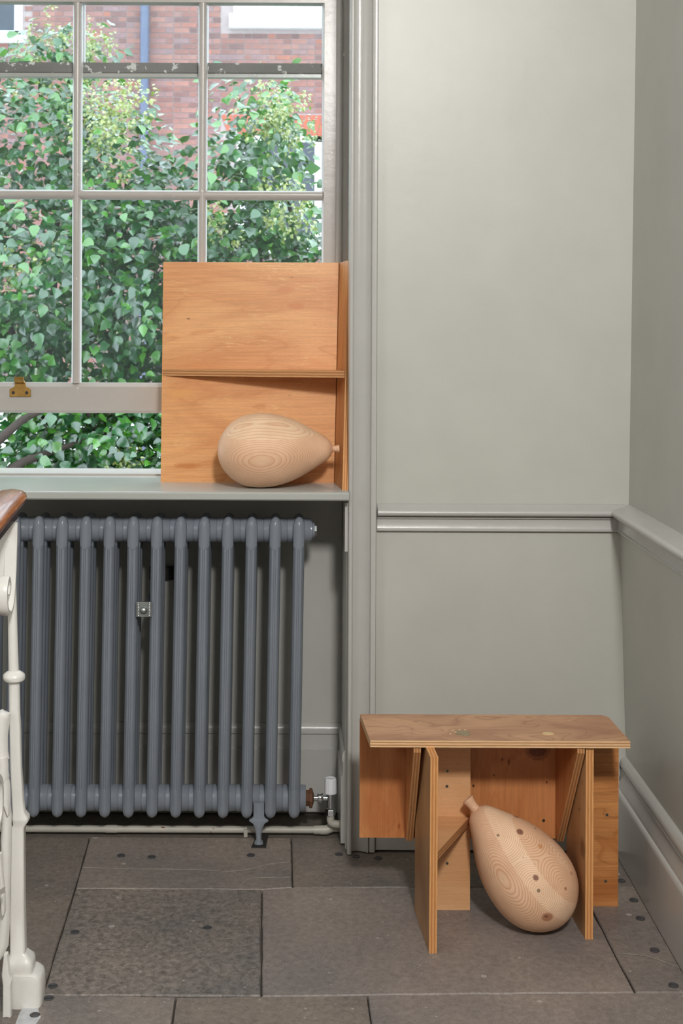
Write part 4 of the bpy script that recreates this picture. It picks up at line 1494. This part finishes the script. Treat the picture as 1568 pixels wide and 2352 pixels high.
def shrub(name, label, base, clumps, n, seed, buds, stems, n_single=300):
    rg = random.Random(seed)
    o = tag(empty(name, base), label, 'shrub', 'lilac shrubs outside the window')
    tot = sum(c_[3] * c_[4] * c_[5] for c_ in clumps)
    leaves = []
    for (cx_2, cy_2, cz_2, rx, ry, rz) in clumps:
        m_ = int(n * rx * ry * rz / tot)
        # the foliage grows in tufts at twig ends
        tufts = []
        for _ in range(max(4, m_ // 7)):
            while True:
                v = Vector((rg.uniform(-1, 1), rg.uniform(-1, 1), rg.uniform(-1, 1)))
                if 0.30 < v.length < 1:
                    break
            tufts.append(v)
        for _ in range(m_):
            v = rg.choice(tufts)
            pos = Vector((cx_2 + v.x * rx, cy_2 + v.y * ry, cz_2 + v.z * rz)) + Vector((rg.gauss(0, 0.055), rg.gauss(0, 0.055), rg.gauss(0, 0.07)))
            leaves.append(leaf_matrix(rg, pos, Vector((cx_2, cy_2, cz_2)), rg.uniform(0.040, 0.078)))
    # the leaves that show largest from the room stay single
    def key(m_):
        p_ = m_.translation
        px, py = CX + FPX * p_.x / p_.y, CY - FPX * (p_.z - CAMZ) / p_.y
        return p_.y if (0 < px < 745 and 0 < py < 1095) else 99
    leaves.sort(key=key)
    inv_ = Matrix.Translation(base).inverted()
    for m_ in leaves[:n_single]:
        lf = bpy.data.objects.new('leaf', lme)
        lf.parent = o
        lf.matrix_local = inv_ @ m_
        COL.objects.link(lf)
    vv, ff = [], []
    LV = [Vector(v) for v in LEAF_V]
    for m_ in leaves[n_single:]:
        b_ = len(vv)
        vv += [tuple(m_ @ v) for v in LV]
        ff += [tuple(i + b_ for i in f) for f in LEAF_F]
    me_ = bpy.data.meshes.new('foliage')
    me_.from_pydata(vv, [], ff)
    for p_ in me_.polygons:
        p_.use_smooth = True
    fo = link('foliage', me_, o, M['leaf'])
    fo['kind'] = 'stuff'
    # seed heads: small pointed clusters
    vv, ff = [], []
    for (bx, by, bz, sp_, cnt) in buds:
        for _ in range(cnt):
            c_ = Vector((bx + rg.gauss(0, sp_), by + rg.gauss(0, sp_), bz + rg.gauss(0, sp_)))
            for _k in range(14):
                d_ = Vector((rg.gauss(0, 0.016), rg.gauss(0, 0.016), rg.gauss(0, 0.034)))
                m_ = leaf_matrix(rg, c_ + d_, c_, rg.uniform(0.016, 0.028))
                b_ = len(vv)
                vv += [tuple(m_ @ v) for v in LV]
                ff += [tuple(i + b_ for i in f) for f in LEAF_F]
    if vv:
        me_ = bpy.data.meshes.new('seed_heads')
        me_.from_pydata(vv, [], ff)
        sh_ = link('seed_heads', me_, o, M['bud'])
        sh_['kind'] = 'stuff'
    for path, r0 in stems:
        P_ = bez(path, 6)
        MB().tube(P_, [r0 * (1 - 0.7 * i / (len(P_) - 1)) for i in range(len(P_))], 8).build('branch', M['bark'], o, 60)
    return o


def W(px, py, Y):
    v = at(px, py, Y)
    return (v.x, v.y, v.z)


def cl_(px, py, Y, rxp, ryp, rd):
    v = at(px, py, Y)
    return (v.x, v.y, v.z, rxp * Y / 3000, rd, ryp * Y / 3000)


shrub('lilac_shrub', 'tall broad lilac shrub with yellow seed heads near its top', (-1.6, 8.0, -1.0),
      [cl_(60, 330, 8.2, 200, 170, 0.7), cl_(270, 420, 7.9, 150, 190, 0.6), cl_(90, 640, 7.8, 230, 230, 0.8), cl_(300, 650, 7.8, 170, 220, 0.7), cl_(100, 160, 8.4, 130, 75, 0.4), cl_(-200, 450, 8.2, 200, 380, 0.8),
       cl_(215, 130, 8.4, 75, 70, 0.3), cl_(400, 560, 8.0, 110, 190, 0.6), cl_(150, 850, 8.0, 330, 130, 0.7)],
      12000, 21, [(*W(110, 130, 8.2), 0.13, 40), (*W(210, 110, 8.2), 0.10, 24), (*W(240, 260, 7.5), 0.12, 46), (*W(300, 240, 7.6), 0.08, 18), (*W(60, 620, 7.2), 0.12, 12), (*W(230, 330, 7.4), 0.10, 16)],
      [([(-1.6, 8.0, -1.0), (-1.55, 8.0, 0.2), (-1.45, 8.1, 1.3), (-1.4, 8.2, 2.6)], 0.045), ([(-1.3, 8.1, -1.0), (-1.15, 8.0, 0.4), (-1.0, 7.9, 1.5), (-0.95, 7.9, 2.4)], 0.04),
       ([W(-60, 1060, 7.0), W(10, 1000, 7.0), W(60, 960, 7.05), W(130, 930, 7.1), W(260, 880, 7.2)], 0.030), ([W(-40, 1130, 7.0), W(40, 1070, 7.0), W(110, 1040, 7.05), W(200, 1010, 7.2)], 0.035),
       ([(-1.2, 8.0, -1.0), (-1.3, 7.8, 0.6), (-1.8, 7.9, 1.9), (-2.0, 8.1, 2.9)], 0.04)])
shrub('lilac_shrub', 'rounded lilac shrub beside the far white window', (0.05, 8.0, -1.0),
      [cl_(590, 330, 7.9, 130, 130, 0.5), cl_(600, 230, 7.9, 90, 50, 0.3), cl_(520, 480, 7.8, 130, 150, 0.55), cl_(660, 520, 7.9, 110, 110, 0.5), cl_(600, 700, 7.9, 210, 200, 0.7), cl_(850, 750, 8.1, 180, 260, 0.7), cl_(520, 900, 8.0, 250, 160, 0.6)],
      7000, 22, [(*W(625, 250, 7.5), 0.09, 26), (*W(640, 290, 7.5), 0.08, 20), (*W(680, 480, 7.4), 0.07, 16), (*W(640, 470, 7.4), 0.07, 12), (*W(490, 520, 7.4), 0.08, 12)],
      [([(0.05, 8.0, -1.0), (-0.05, 8.0, 0.5), (-0.15, 8.0, 1.6), (-0.1, 8.0, 2.8)], 0.04), ([(0.1, 8.0, -1.0), (0.2, 8.0, 0.7), (0.1, 7.9, 1.8), (0.0, 7.9, 2.5)], 0.035)])
shrub('lilac_shrub', 'low dark lilac shrub growing under the taller shrubs outside', (-0.9, 7.3, -1.0),
      [cl_(230, 1010, 7.5, 300, 110, 0.6), cl_(60, 1080, 7.5, 220, 120, 0.6), cl_(330, 1120, 7.3, 250, 120, 0.6), cl_(520, 1050, 7.6, 160, 130, 0.5)],
      4000, 23, [(*W(300, 1070, 7.0), 0.06, 8)],
      [([(-0.9, 7.3, -1.0), (-0.95, 7.4, 0.0), (-1.0, 7.5, 0.7), (-1.2, 7.5, 1.2)], 0.035)])
